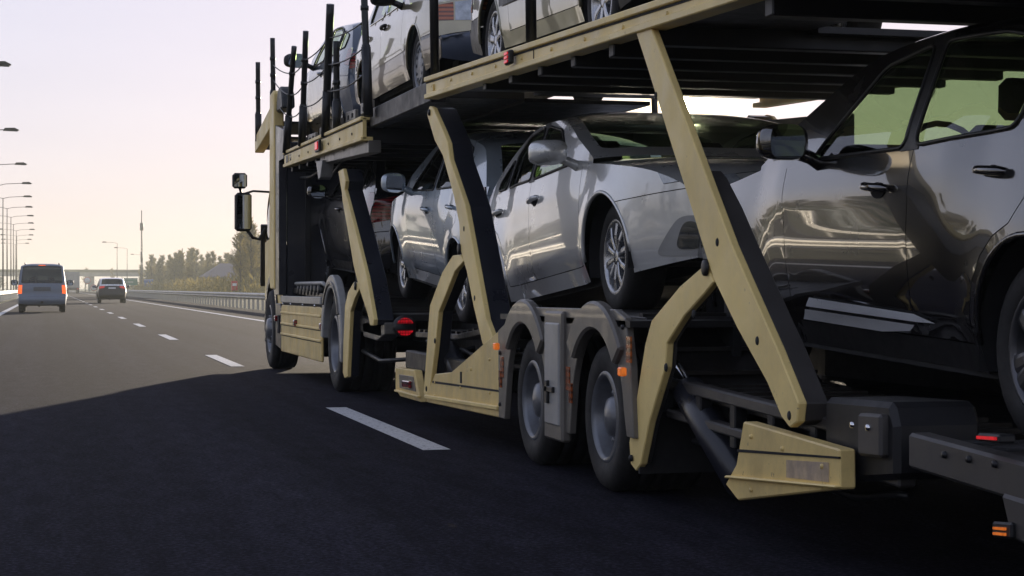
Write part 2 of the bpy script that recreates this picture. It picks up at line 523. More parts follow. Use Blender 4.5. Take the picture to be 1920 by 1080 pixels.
def fill(regions, holes, step):
    """triangulate the intersection of the region polygons minus the holes"""
    polys = [dens(p, step) for p in regions] + [dens(p, step) for p in holes]
    pts = []; ed = []
    for p in polys:
        o = len(pts); pts += p
        ed += [(o + i, o + (i + 1) % len(p)) for i in range(len(p))]
    A = np.array(pts)
    lo = np.max([np.min(p, axis=0) for p in regions], axis=0); hi = np.min([np.max(p, axis=0) for p in regions], axis=0)
    if (hi - lo).min() <= 0: return None
    gx = np.arange(lo[0] + step * .5, hi[0], step); gy = np.arange(lo[1] + step * .5, hi[1], step)
    if len(gx) and len(gy):
        G = np.array([(x + (step * .25 if j % 2 else -step * .25), y) for j, y in enumerate(gy) for x in gx])
        k = np.ones(len(G), bool)
        for p in regions: k &= inpoly(G, p)
        for p in holes: k &= ~inpoly(G, p)
        G = G[k]
        if len(G):
            d = np.min(((G[:, None, :] - A[None]) ** 2).sum(2), axis=1)
            G = G[d > (0.4 * step) ** 2]
            pts = pts + [tuple(g) for g in G]
    r = delaunay_2d_cdt([Vector((float(p[0]), float(p[1]))) for p in pts], ed, [], 0, 1e-6)
    V = np.array([(v.x, v.y) for v in r[0]]); F = np.array([f for f in r[2] if len(f) == 3])
    C = V[F].mean(1)
    k = np.ones(len(F), bool)
    for p in regions: k &= inpoly(C, p)
    for p in holes: k &= ~inpoly(C, p)
    F = F[k]
    if not len(F): return None
    u = np.unique(F); mp = -np.ones(len(V), int); mp[u] = np.arange(len(u))
    return V[u], mp[F]

def catmull(P, n=14):
    P = np.array(P, float); out = []; T = []
    Q = np.vstack([2 * P[0] - P[1], P, 2 * P[-1] - P[-2]])
    for i in range(len(P) - 1):
        p0, p1, p2, p3 = Q[i:i + 4]
        d1 = max(1e-6, np.linalg.norm((p1 - p0)[:2])) ** .5; d2 = max(1e-6, np.linalg.norm((p2 - p1)[:2])) ** .5; d3 = max(1e-6, np.linalg.norm((p3 - p2)[:2])) ** .5
        m1 = d2 * ((p1 - p0) / d1 - (p2 - p0) / (d1 + d2) + (p2 - p1) / d2)
        m2 = d2 * ((p2 - p1) / d2 - (p3 - p1) / (d2 + d3) + (p3 - p2) / d3)
        for k in range(n + (i == len(P) - 2)):
            t = k / n
            h = (2 * t**3 - 3 * t**2 + 1) * p1 + (t**3 - 2 * t**2 + t) * m1 + (-2 * t**3 + 3 * t**2) * p2 + (t**3 - t**2) * m2
            out.append(h); T.append(i + t)
    return np.array(out), np.array(T)

class Strip:
    def __init__(self, ctrl, pw=4.0):
        self.P, self.T = catmull(ctrl)
        d = np.gradient(self.P[:, :2], axis=0)
        d /= np.linalg.norm(d, axis=1)[:, None]
        self.N = np.stack([d[:, 1], -d[:, 0]], 1)
        self.A = np.concatenate([[0], np.cumsum(np.linalg.norm(np.diff(self.P[:, :2], axis=0), axis=1))])
        self.C = self.P[:, :2] - self.N * self.P[:, 2:3]
        self.pw = pw
    def arclen(self, t): return float(np.interp(t, self.T, self.A))
    def at(self, a):
        g = lambda arr: np.interp(a, self.A, arr)
        return (np.array([g(self.P[:, 0]), g(self.P[:, 1])]).T, np.array([g(self.N[:, 0]), g(self.N[:, 1])]).T, g(self.P[:, 2]), np.array([g(self.C[:, 0]), g(self.C[:, 1])]).T)

class Car:
    def __init__(self, spec):
        self.s = spec
        S = spec
        kz = np.array(S['kz'])
        zz = np.linspace(0, 2.2, 221)
        kk = np.interp(zz, kz[:, 0], kz[:, 1])
        kk = np.convolve(np.pad(kk, 6, mode='edge'), np.ones(13) / 13, 'same')[6:-6]
        self.zz, self.kk = zz, kk
        self.front = Strip(S['front'], S.get('fpw', 3.0))
        self.roof = Strip(S['roof'], 4.5)
        self.rear = Strip(S['rear'], S.get('rpw', 3.2))
        b = S['belt']
        self.belt = lambda s: np.interp(s, [p[0] for p in b[::-1]], [p[1] for p in b[::-1]])
        self.step = S.get('step', 0.06)
    def wside(self, s, z):
        S = self.s
        s = np.asarray(s, float); z = np.asarray(z, float)
        k = np.interp(z, self.zz, self.kk)
        F, B = S['len']
        sf, sb = S.get('plan', (1.25, -1.3))
        pf, pb = S.get('taper', (0.17, 0.10))
        p = 1 - pf * np.clip((s - sf) / (F - sf), 0, 1.3) ** 2.3 - pb * np.clip((s - sb) / (B - sb), 0, 1.3) ** 2.3
        w = S['W'] / 2 * k * p
        for ax in S['axles']:                                  # arch flare
            d = np.hypot(s - ax, z - S['r'])
            w = w + S.get('flare', 0.014) * np.exp(-((d - S['ra']) / 0.09) ** 2)
        for (zc, dz, amp, zs) in S.get('crease', []):          # pressed lines along the doors
            m = np.clip((s - S['axles'][1] - .35) / .25, 0, 1) * np.clip((S['axles'][0] - .35 - s) / .25, 0, 1)
            w = w + amp * m * np.tanh((z - zc - zs * s) / dz) 
        return w
    def outline_low(self):
        S = self.s
        f = self.front.C; r = self.rear.C
        f = f[::1]; r = r[::1]
        z0 = S['sill']
        pts = [tuple(p) for p in f]                              # front bottom -> cowl
        s0, s1 = f[-1][0], r[0][0]
        for q in np.linspace(s0 - .05, s1 + .05, 14): pts.append((q, float(self.belt(q))))
        pts += [tuple(p) for p in r]
        af, ar = S['axles']; ra, rw = S['ra'], S['r']
        def arch(ax):
            a = math.asin(max(-1, min(1, (z0 - rw) / ra)))
            return [(ax - ra * math.cos(a + (math.pi - 2 * a) * i / 22), rw + ra * math.sin(a + (math.pi - 2 * a) * i / 22)) for i in range(23)]
        pts += arch(ar) + arch(af)
        return pts
    def outline_cab(self):
        g = self.roof.C[::1]
        pts = [tuple(p) for p in g]
        s1, s0 = g[-1][0], g[0][0]
        for q in np.linspace(s1, s0, 16): pts.append((q, float(self.belt(q))))
        return pts
    def side(self, mb, regions, holes=(), off=0.0, right=False, step=None):
        r = fill(list(regions), list(holes), step or self.step)
        if r is None: return
        V, F = r
        w = self.wside(V[:, 0], V[:, 1]) + off
        sg = 1 if right else -1
        mb.add([(sg * w[i], V[i, 0], V[i, 1]) for i in range(len(V))], [tuple(int(q) for q in f) for f in F], True)
    def strip(self, mb, st, polys, holes=(), off=0.0, step=None):
        """polys in (t, v); v is the fraction of the half width"""
        def cv(p):
            p = dens(p, 0.25); return [(st.arclen(a), b * 0.8) for a, b in p]
        r = fill([cv(p) for p in polys], [cv(p) for p in holes], step or self.step)
        if r is None: return
        V, F = r
        a = V[:, 0]; v = V[:, 1] / 0.8
        P, N, d, C = st.at(a)
        w = self.wside(C[:, 0], C[:, 1])
        q = P + N * (off - d * np.abs(v) ** st.pw)[:, None]
        mb.add([(v[i] * w[i], q[i, 0], q[i, 1]) for i in range(len(V))], [tuple(int(x) for x in f) for f in F], True)

def rect(t0, t1, v0, v1): return [(t0, v0), (t1, v0), (t1, v1), (t0, v1)]

def make_wheel(r, width, style, n=32):
    """meshes (tyre, rim) around the origin, outer face towards -x"""
    h = width / 2
    rr = r * (0.66 if style != 'old' else 0.62)
    t = MB()
    t.lathe([(rr, -h * .92), (rr + .012, -h), (r - .05, -h * 1.04), (r - .018, -h * .92), (r - .004, -h * .7), (r, -h * .3), (r, h * .3), (r - .004, h * .7), (r - .02, h), (rr, h)], 0, 0, 0, n)
    tm = t.mesh('tyre', 'rubber')
    m = MB()
    m.lathe([(rr + .006, -h * .95), (rr - .012, -h * .98), (rr - .022, -h * .8), (rr - .03, h * .6), (.03, h * .6)], 0, 0, 0, n)
    if style == 'disc':
        m.lathe([(rr - .02, -h * .75), (rr * .8, -h * .9), (rr * .55, -h * .85), (rr * .3, -h * .95), (0.0, -h * .97)], 0, 0, 0, n)
        for k in range(12):
            a = 2 * math.pi * k / 12
            m.lathe([(.012, 0), (.018, -.006), (0, -.008)], -h * .88, rr * .68 * math.cos(a), rr * .68 * math.sin(a), 8)
    else:
        ns = {'five': 5, 'ten': 10, 'seven': 7, 'old': 8}[style]
        m.lathe([(rr * .26, -h * .6), (rr * .25, -h * .86), (rr * .12, -h * .9), (0, -h * .9)], 0, 0, 0, 20)
        for k in range(ns):
            for sgn in ((-1, 1) if ns == 5 else (0,)):
                a = 2 * math.pi * k / ns + sgn * .17
                wi, wo = (rr * .10, rr * .15) if ns <= 7 else (rr * .07, rr * .10)
                prof = [(rr * .2, -h * .86, wi), (rr * .6, -h * .93, (wi + wo) / 2), (rr * .98, -h * .86, wo)]
                vs = []
                for (q, x, ww) in prof:
                    for (dx, dw) in ((0.0, -ww), (-.004, -ww * .5), (-.004, ww * .5), (0.0, ww), (.045, ww * .9), (.045, -ww * .9)):
                        vs.append((x + dx, q * math.cos(a) - dw * math.sin(a), q * math.sin(a) + dw * math.cos(a)))
                fs = [(j * 6 + i, j * 6 + (i + 1) % 6, (j + 1) * 6 + (i + 1) % 6, (j + 1) * 6 + i) for j in range(2) for i in range(6)]
                m.add(vs, fs, False)
    return tm, m

def build_car(name, label, spec, loc, yaw=0.0, pitch=0.0, cat='car', group=None):
    S = spec
    c = Car(S)
    root = empty(name, loc, label, cat, group)
    root.rotation_euler = Euler((R(pitch), 0, R(yaw)), 'XYZ')
    root['_local'] = 1
    pm = S['paint']
    low, cab = c.outline_low(), c.outline_cab()
    af, ar = S['axles']
    F, B = S['len']
    d1, d2, d3 = S['doors']                  # front door front edge, B pillar, rear door rear edge (at belt)
    z0 = S['sill']
    zs = z0 + S.get('sillh', 0.10)
    fb, rb = S['fbump'], S['rbump']         # height where bumper skins end
    g = 0.0025
    lights_side = [p for p in (S.get('head_side'), S.get('tail_side')) if p]
    fend = [(d1, zs), (d1 + .02, 2), (F + .3, 2), (F + .3, fb), (af + .1, fb), (af + .1, 0), (d1, 0)]
    fbmp = [(af + .1, 0), (af + .1, fb), (F + .3, fb), (F + .3, 0)]
    rbmp = [(ar - .1, 0), (B - .3, 0), (B - .3, rb), (ar - .1, rb)]
    two = S.get('two_door')
    door1 = [(d1, zs), (d1 + .02, 2), (d2 - (.06 if not two else 0), 2), (d2, zs)]
    door2 = [(d2, zs), (d2 - .06, 2), (d3 - .06, 2), (d3 - .06, S['r'] + S['ra'] + .12)] + [(ar + (S['ra'] + .05) * math.cos(R(a)), S['r'] + (S['ra'] + .05) * math.sin(R(a))) for a in (75, 60, 45, 30, 15)] + [(ar + S['ra'] + .05, zs)]
    quart = [(d2 if two else d3 - .06, 2), (B - .3, 2), (B - .3, rb), (ar - .1, rb), (ar - .1, 0), (ar + S['ra'] + .05, 0)]
    if two: quart += [(ar + S['ra'] + .05, zs), (d2, zs)]
    else: quart += [(ar + S['ra'] + .05, zs)] + [(ar + (S['ra'] + .05) * math.cos(R(a)), S['r'] + (S['ra'] + .05) * math.sin(R(a))) for a in (15, 30, 45, 60, 75)] + [(d3 - .06, S['r'] + S['ra'] + .12)]
    silp = [(ar + S['ra'] - .03, 0), (ar + S['ra'] - .03, zs), (af - S['ra'] + .03, zs), (af - S['ra'] + .03, 0)]
    trim = S.get('rub')                      # rub strip polygon on the doors
    def body(nm, reg, m=pm):
        for right in (False, True):
            mb = MB(); c.side(mb, [low, inset(reg, g)], lights_side, right=right)
            if mb.f: mb.build(nm, m, root)
    body('front_fender', fend)
    body('front_door', door1)
    if not two: body('rear_door', door2)
    body('quarter_panel', quart)
    body('sill', silp, S.get('sill_mat', pm))
    # bumpers: strip piece and both corners in one skin
    tf, tr = S['fbump_t'], S['rbump_t']
    fr, re_, ro = c.front, c.rear, c.roof
    nf, nr, ng = fr.T[-1], re_.T[-1], ro.T[-1]
    fh = S.get('front_holes', {}); rh = S.get('rear_holes', {})
    def mirror(p): return [(t, -v) for t, v in p]
    def both(ps): return [q for p in ps for q in ((p, mirror(p)) if min(v for _, v in p) > 0 else (p,))]
    fall = both([p for p, _ in fh.values()]); rall = both([p for p, _ in rh.values()])
    mb = MB(); c.strip(mb, fr, [rect(0, tf - .02, -1, 1)], fall)
    for right in (False, True): c.side(mb, [low, inset(fbmp, g)], lights_side, right=right)
    mb.build('front_bumper', S.get('fbump_mat', pm), root)
    mb = MB(); c.strip(mb, fr, [rect(tf + .02, S['hood_t'] - .02, -1, 1)], fall)
    if mb.f: mb.build('nose_panel', pm, root)
    mb = MB(); c.strip(mb, fr, [rect(S['hood_t'] + .02, nf, -1, 1)], fall); mb.build('hood', pm, root)
    mb = MB(); c.strip(mb, re_, [rect(tr + .02, nr, -1, 1)], rall)
    for right in (False, True): c.side(mb, [low, inset(rbmp, g)], lights_side, right=right)
    mb.build('rear_bumper', S.get('rbump_mat', pm), root)
    mb = MB(); c.strip(mb, re_, [rect(0, tr - .02, -1, 1)], rall); mb.build('tailgate', pm, root)
    for holes, st in ((fh, fr), (rh, re_)):
        for nm, (p, m) in holes.items():
            for q in both([p]):
                mb = MB(); c.strip(mb, st, [q], off=(-.012 if m in ('black_plastic', 'black_hole') else .004), step=.05)
                if mb.f: mb.build(nm, m, root)
    for nm, key in (('headlight', 'head_side'), ('tail_light', 'tail_side')):
        if S.get(key):
            for right in (False, True):
                mb = MB(); c.side(mb, [low, inset(S[key], .003)], off=.004, right=right, step=.05)
                if mb.f: mb.build(nm, S[key + '_mat'], root)
    for nm, p, m, of in S.get('side_extra', []):
        for right in (False, True):
            mb = MB(); c.side(mb, [low, p], off=of, right=right, step=.04)
            if mb.f: mb.build(nm, m, root)
    # cabin
    wins = [roundp(p, .05) for p in S['windows']]
    for right in (False, True):
        mb = MB(); c.side(mb, [cab], wins, right=right); mb.build('cabin_frame', S.get('frame_mat', pm), root)
        for w in wins:
            mb = MB(); c.side(mb, [w], off=-.008, right=right); mb.build('side_window', S.get('glass', 'car_glass'), root)
        mb = MB()
        for w in wins:                                           # rubber seal round each pane
            pts = dens(w, .06); P = np.array(pts); ww = c.wside(P[:, 0], P[:, 1]) + .002
            sg = 1 if right else -1
            mb.tube([(sg * ww[i], P[i, 0], P[i, 1]) for i in list(range(len(P))) + [0]], .009, 5, False)
        mb.build('window_seal', S.get('seal_mat', 'black_plastic'), root)
        bp = S.get('pillar')
        if bp:
            mb = MB(); c.side(mb, [cab, bp], wins, off=.003, right=right); 
            if mb.f: mb.build('pillar_trim', 'black_plastic', root)
    w0, w1, q0, q1 = S['screens']            # windshield t range, rear glass t range
    holes = [roundp(rect(w0, w1, -.90, .90), .12), roundp(rect(q0, q1, -S.get('rgw', .88), S.get('rgw', .88)), .12)]
    mb = MB(); c.strip(mb, ro, [rect(0, ng, -1, 1)], holes); mb.build('roof', S.get('roof_mat', pm), root)
    for nm, h in (('windshield', holes[0]), ('rear_window', holes[1])):
        mb = MB(); c.strip(mb, ro, [h], off=-.006); mb.build(nm, S.get('glass', 'car_glass') if nm == 'windshield' else S.get('rglass', S.get('glass', 'car_glass')), root)
    if trim:
        for right in (False, True):
            mb = MB(); c.side(mb, [low, trim], off=.012, right=right); mb.build('rub_strip', S.get('rub_mat', 'black_plastic'), root)
    if S.get('cladding'):
        for right in (False, True):
            mb = MB(); c.side(mb, [low, S['cladding']], off=.006, right=right)
            if mb.f: mb.build('lower_cladding', S['clad_mat'], root)
    # arch lips, wheel wells, underbody
    ra = S['ra']
    wd = S['W'] / 2
    for ax in S['axles']:
        for right in (False, True):
            sg = 1 if right else -1
            mb = MB()
            P = np.array(arc(ax, S['r'], ra, 0, 180, 24)); ww = c.wside(P[:, 0], P[:, 1])
            mb.tube([(sg * (ww[i] - .004), P[i, 0], P[i, 1]) for i in range(len(P))], S.get('lip', .012), 6)
            mb.build('arch_lip', S.get('lip_mat', pm), root)
            mb = MB()
            mb.lathe([(ra + .004, sg * (wd * .95)), (ra + .004, sg * (wd - .36)), (0.02, sg * (wd - .36))], 0, ax, S['r'], 20, -.25, math.pi + .25)
            mb.build('wheel_well', 'black_hole', root)
    mb = MB()
    x = wd * .86
    mb.box(-x, x, ar + ra, af - ra, z0 - .02, z0 + .03)
    mb.box(-x * .55, x * .55, B + .25, F - .25, z0, z0 + .06)
    mb.box(-x * .8, x * .8, af + ra, F - .3, z0 + .03, z0 + .08)
    mb.box(-x * .8, x * .8, B + .3, ar - ra, z0 + .03, z0 + .08)
    mb.tube([(-.12, -1.2, z0 - .03), (-.12, .9, z0 - .03)], .035, 8)
    mb.build('underbody', 'black_hole', root)
    # interior
    mb = MB()
    bz = float(c.belt(0))
    sf = S.get('seat_s', -.25); rf_ = S['H']
    for xx in (-.36, .36):
        mb.box(xx - .24, xx + .24, sf - .05, sf + .45, z0 + .05, bz - .42)
        mb.prism([(sf - .02, bz - .45), (sf + .12, bz - .45), (sf - .06, bz + .12), (sf - .16, bz + .12)], xx - .23, xx + .23)
        mb.box(xx - .12, xx + .12, sf - .17, sf - .08, bz + .14, bz + .30)
    rs = S.get('rear_seat_s', -1.12)
    mb.prism([(rs + .5, z0 + .1), (rs + .5, bz - .42), (rs + .12, bz - .45), (rs - .04, bz + .08), (rs - .16, bz + .08), (rs - .02, z0 + .1)], -.6, .6)
    for xx in (-.36, .36): mb.box(xx - .12, xx + .12, rs - .15, rs - .07, bz + .09, bz + .22)
    mb.build('seats', 'seat_cloth', root, bevel=.03)
    mb = MB()
    ds = S.get('dash_s', .62)
    mb.prism([(ds - .22, bz - .35), (ds - .18, bz - .08), (ds, bz + .01), (ds + .3, bz - .02), (ds + .3, bz - .35)], -.66, .66)
    mb.box(-.62, .62, ar + .3, af - .35, z0 + .035, z0 + .06)
    sx = S.get('steer', -.36)
    ring = [(sx + .18 * math.cos(a), ds - .33 + .07 * math.sin(a), bz + .0 + .165 * math.sin(a)) for a in np.linspace(0, 2 * math.pi, 20)]
    mb.tube(ring, .014, 6, False)
    mb.tube([(sx, ds - .33, bz), (sx, ds - .1, bz - .06)], .03, 8)
    mb.build('dashboard', 'interior', root)
    # handles and mirrors
    for hs, hz in S['handles']:
        for right in (False, True):
            sg = 1 if right else -1
            w = float(c.wside(hs, hz))
            mb = MB()
            mb.lathe([(.001, -.002), (.040, -.002), (.044, .006)], 0, 0, 0, 18)
            mb.v = [(sg * (w + .003 - p[0] * 0), hs + p[1] * 1.35, hz - .008 + p[2] * .72) for p in mb.v]
            cup = mb.build('handle_cup', 'black_hole', root)
            h = MB()
            n = 8
            pts = []
            for i in range(n + 1):
                t = i / n
                pts.append((sg * (w + .008 + .026 * math.sin(math.pi * t) ** .6), hs - .105 + .21 * t, hz + .004 + .012 * (t - .5)))
            h.tube(pts, [.012] + [.017] * (n - 1) + [.012], 8)
            h.build('door_handle', S.get('handle_mat', pm), root)
    ms, mz = S['mirror']
    for right in (False, True):
        sg = 1 if right else -1
        w = float(c.wside(ms, mz))
        bmsh = MB()
        secs = [(-.075, .70, .98), (-.05, .95, 1.0), (0, 1.0, .95), (.05, .85, .8), (.085, .45, .45)]
        hw, hh = S.get('mirror_size', (.115, .075))
        vs = []; nn = 22
        for (dy, kx, kzz) in secs:
            for i in range(nn):
                a = 2 * math.pi * i / nn
                ca_, sa_ = math.cos(a), math.sin(a)
                vs.append((sg * (w + .055 + hw + hw * kx * math.copysign(abs(ca_) ** .6, ca_)), ms + dy - .02 * kx * math.copysign(abs(ca_) ** .6, ca_), mz + .085 + hh * kzz * math.copysign(abs(sa_) ** .65, sa_)))
        fs = [(j * nn + i, j * nn + (i + 1) % nn, (j + 1) * nn + (i + 1) % nn, (j + 1) * nn + i) for j in range(4) for i in range(nn)]
        fs.append(tuple(range(4 * nn, 5 * nn)))
        bmsh.add(vs, fs, True)
        mo = bmsh.build('door_mirror', S.get('mirror_mat', pm), root)
        mo['_local'] = 1
        gm = MB()
        gv = [(v[0], v[1] - .002, v[2]) for v in vs[:nn]]
        gm.add(gv, [tuple(range(nn))]); gm.build('mirror_glass', 'mirror_glass', mo)
        st = MB()
        st.tube([(sg * (w - .03), ms, mz - .01), (sg * (w + .04), ms - .005, mz + .025), (sg * (w + .11), ms, mz + .05)], [.035, .028, .03], 8)
        st.build('mirror_stalk', S.get('stalk_mat', S.get('mirror_mat', pm)), mo)
    # wheels
    tm, rmb = make_wheel(S['r'], S.get('tw', .20), S['wheel'])
    rm = rmb.mesh('rim', S.get('rim_mat', 'alloy'))
    for ax in S['axles']:
        for sg in (-1, 1):
            o = link('wheel', tm, root)
            xw = float(c.wside(ax + ra, S['r'] + .1)) - S.get('tw', .20) / 2 - .035
            o.location = (sg * xw, ax, S['r'])
            o.rotation_euler = (R(random.uniform(0, 70)), 0, 0) if sg < 0 else (R(random.uniform(0, 70)), 0, R(180))
            link('rim', rm, o)
    for k in ('_local',): del root[k]
    for ch in root.children:
        if '_local' in ch: del ch['_local']
    return root, c

# ------------------------------------------------------------------ the setting
def sheet(name, m, x0, x1, y0, y1, z, nx=1, ny=1):
    vs = [(x0 + (x1 - x0) * i / nx, y0 + (y1 - y0) * j / ny, z) for j in range(ny + 1) for i in range(nx + 1)]
    fs = [(j * (nx + 1) + i, j * (nx + 1) + i + 1, (j + 1) * (nx + 1) + i + 1, (j + 1) * (nx + 1) + i) for j in range(ny) for i in range(nx)]
    o = MB().add(vs, fs).build(name, m)
    return tag(o, kind='structure')

sheet('ground', 'grass', -1500, 1500, -600, 2600, -0.06)
road = sheet('road', 'asphalt', -3.0, 9.05, -120, 1500, 0.0)
road2 = sheet('opposite_road', 'asphalt', -19.5, -7.2, -120, 1500, 0.0)
for x0, x1 in ((-1.95, -1.72), (6.0, 6.22)):
    MB().add([(x0, -60, .004), (x1, -60, .004), (x1, 1200, .004), (x0, 1200, .004)], [(0, 1, 2, 3)]).build('edge_line', 'road_paint', road)
dash_me = MB().add([(-.085, -2, .004), (.085, -2, .004), (.085, 2, .004), (-.085, 2, .004)], [(0, 1, 2, 3)]).mesh('lane_dash', 'road_paint')
for k in range(-4, 40):
    o = link('lane_dash', dash_me, road); o.location = (2.26, 12.72 + 12 * k, 0)
o = link('lane_dash', dash_me, road); o.location = (2.26, 12.72 + 12 * 41, 0); o.scale = (1, 12, 1)
for xx in (-19.0, -7.6):
    MB().add([(xx, -100, .004), (xx + .2, -100, .004), (xx + .2, 1200, .004), (xx, 1200, .004)], [(0, 1, 2, 3)]).build('edge_line', 'road_paint', road2)

def guard_rail(label, x, y0, y1, step, face):
    root = empty('guard_rail', (x, y0, 0), label, 'guard rail')
    prof = [(0, .44), (.012, .46), (.075, .50), (.075, .55), (.012, .595), (.075, .64), (.075, .69), (.012, .73), (0, .75)]
    mb = MB()
    ys = list(np.arange(y0, y1 + .1, 20.0))
    vs = []; fs = []
    n = len(prof)
    for y in ys:
        for (d, z) in prof: vs.append((x + face * d, y, z))
    for j in range(len(ys) - 1):
        for i in range(n - 1): fs.append((j * n + i, j * n + i + 1, (j + 1) * n + i + 1, (j + 1) * n + i))
    mb.add(vs, fs, False).build('rail_beam', 'galvanised', root)
    pm = MB().box(-.05, .05, -.06, .06, -.06, .70).box(.03 * face - .04, .03 * face + .04, -.04, .04, .52, .68).mesh('post', 'galvanised')
    y = y0
    while y <= y1:
        o = link('post', pm, root); o.location = (-face * .09, y - y0, 0)
        y += step
    mb = MB()
    for y in np.arange(y0, y1, 24.0):
        mb.box(x + face * .08, x + face * .095, y - .04, y + .04, .55, .64)
    return root
guard_rail('steel guard rail along the right shoulder beyond the truck', 9.4, 62, 330, 2.0, -1)
guard_rail('steel guard rail on the median at the left of the white van', -3.6, -24, 340, 4.0, 1)
guard_rail('steel guard rail beyond the opposite carriageway', -20.6, -24, 240, 4.0, 1)

# ------------------------------------------------------------------ truck wheels
def truck_wheel(r, width, parent, x, y, rim='truck_rim', deep=0.10, right=False):
    """outer face at x when left; mirrored when right"""
    rr = r * .60
    sg = 1 if right else -1
    t = MB()
    prof = [(rr, -.0), (rr + .02, -.012), (r - .06, -.018), (r - .02, -.004), (r - .006, .02)]
    g = 5
    for k in range(g):
        a = .03 + (width - .06) * k / g; b = .03 + (width - .06) * (k + 1) / g
        prof += [(r, a), (r, b - .012), (r - .012, b - .010), (r - .012, b - .002)]
    prof += [(r - .006, width - .02), (r - .03, width), (rr, width)]
    t.lathe([(q, -sg * o) for q, o in prof], 0, 0, 0, 40)
    o = link('wheel', t.mesh('wheel', 'rubber'), parent)
    off = Vector((0, 0, 0)); p = parent
    while p is not None: off += Vector(p.location); p = p.parent
    o.location = Vector((x, y, r)) - off
    m = MB()
    m.lathe([(q, -sg * a) for q, a in [(rr + .008, -.004), (rr - .012, -.016), (rr - .022, .01), (rr - .03, deep), (rr * .80, deep + .03), (rr * .62, deep + .01), (rr * .50, deep - .02), (rr * .42, deep - .06), (rr * .2, deep - .075), (0, deep - .08)]], 0, 0, 0, 40)
    for k in range(10):
        a = 2 * math.pi * k / 10
        m.lathe([(.016, 0), (.016, sg * .03), (.008, sg * .036), (0, sg * .036)], -sg * (deep - .0), rr * .56 * math.cos(a), rr * .56 * math.sin(a), 6)
    link('rim', m.mesh('rim', rim), o)
    return o

XL, XR, XC = 2.57, 5.12, 3.845
def mir(x): return 2 * XC - x
def slab(mb, y0, z0, y1, z1, h0, h1, x0, x1):
    return mb.prism([(y0, z0 - h0), (y0, z0), (y1, z1), (y1, z1 - h1)], x0, x1)

# ------------------------------------------------------------------ tractor
T = empty('car_carrier_truck', (XC, 18.6, 0), 'cream car carrier truck with low cab and two rod-fenced decks, pulling the trailer', 'truck')
MB().box(3.35, 3.5, 13.9, 22.9, .48, .78).box(4.19, 4.34, 13.9, 22.9, .48, .78).box(3.5, 4.19, 14.0, 14.2, .5, .75).box(3.5, 4.19, 17, 17.2, .5, .75).box(3.5, 4.19, 20, 20.2, .5, .75).build('chassis', 'dark_steel', T)
for x, rt in ((2.60, False), (mir(2.60), True)):
    truck_wheel(.48, .30, T, x, 22.16, deep=.02, right=rt)
    truck_wheel(.445, .50, T, x + (.02 if not rt else -.02), 17.05, deep=.13, right=rt)
MB().tube([(2.9, 22.16, .48), (4.8, 22.16, .48)], .06).build('axle', 'dark_steel', T)
MB().tube([(2.9, 17.05, .445), (4.8, 17.05, .445)], .08).lathe([(0, -.2), (.18, -.12), (.22, 0), (.18, .12), (0, .2)], XC, 17.05, .445, 16).build('axle', 'dark_steel', T)
# cab
cabside = [(21.12, .92), (21.12, 2.62), (21.3, 2.72), (22.9, 2.70), (23.12, 2.60), (23.34, 1.75), (23.42, 1.1), (23.40, .62), (22.72, .62)] + arc(22.16, .48, .60, 14, 166, 12) + [(21.45, .62), (21.12, .62)]
win = [(21.95, 1.62), (21.95, 2.36), (22.85, 2.36), (23.12, 1.72), (22.95, 1.55)]
for xs, rt in ((2.62, False), (mir(2.62), True)):
    mb = MB()
    r_ = fill([cabside], [win], .12)
    V, F = r_
    sgn = 1 if not rt else -1
    mb.add([(xs + sgn * (.16 * max(0, (v[1] - 1.5) / 1.2) ** 2 + .22 * max(0, (v[0] - 22.9) / .5) ** 2), v[0], v[1]) for v in V], [tuple(int(i) for i in f) for f in F], True)
    mb.build('cab_side', 'cream_paint', T)
    mb = MB(); r_ = fill([win], [], .15); V, F = r_
    mb.add([(xs + sgn * (.012 + .16 * max(0, (v[1] - 1.5) / 1.2) ** 2 + .22 * max(0, (v[0] - 22.9) / .5) ** 2), v[0], v[1]) for v in V], [tuple(int(i) for i in f) for f in F], True)
    mb.build('side_window', 'dark_glass', T)
    a, b = (xs - .006, xs + .01) if not rt else (xs - .01, xs + .006)
    MB().prism([(21.88, 1.0), (21.88, 2.42), (21.90, 2.42), (21.90, 1.0)], a, b).build('door_seam', 'black_hole', T)
    MB().prism([(21.95, 1.30), (21.95, 1.36), (22.2, 1.36), (22.2, 1.30)], a - .012, b + .012).build('door_handle', 'black_plastic', T, .005)
    MB().prism([(23.30, 1.0), (23.36, 1.02), (23.30, 1.8), (23.24, 1.78)], a - .01, b + .12).build('corner_vane', 'black_plastic', T, .01)
    # wheel arch trim and steps
    mb = MB(); mb.prism(arc(22.16, .48, .66, -4, 184, 20) + arc(22.16, .48, .57, 184, -4, 20), a - .015, b + .015)
    mb.build('wheel_arch', 'blue_grey_panel', T, .006)
    mb = MB(); mb.box(min(xs, xs + sgn * .3), max(xs, xs + sgn * .3), 22.62, 22.98, .30, .36).box(min(xs, xs + sgn * .3), max(xs, xs + sgn * .3), 22.66, 22.98, .58, .63)
    mb.build('cab_step', 'black_plastic', T, .01)
mb = MB()
mb.prism([(23.12, 2.60), (23.34, 1.75), (23.37, 1.75), (23.15, 2.62)], 2.80, 4.89).build('windshield', 'dark_glass', T)
MB().prism([(23.36, 1.72), (23.44, 1.1), (23.42, .62), (23.2, .62), (23.2, 1.72)], 2.78, 4.91).build('front_panel', 'cream_paint', T, .02)
MB().prism([(23.50, .28), (23.54, .5), (23.48, .66), (23.2, .66), (23.2, .28)], 2.72, 4.97).build('front_bumper', 'grey_paint', T, .03)
MB().prism([(21.12, 2.60), (21.3, 2.715), (22.9, 2.70), (23.12, 2.60)], 2.74, 4.95).build('cab_roof', 'cream_paint', T, .03)
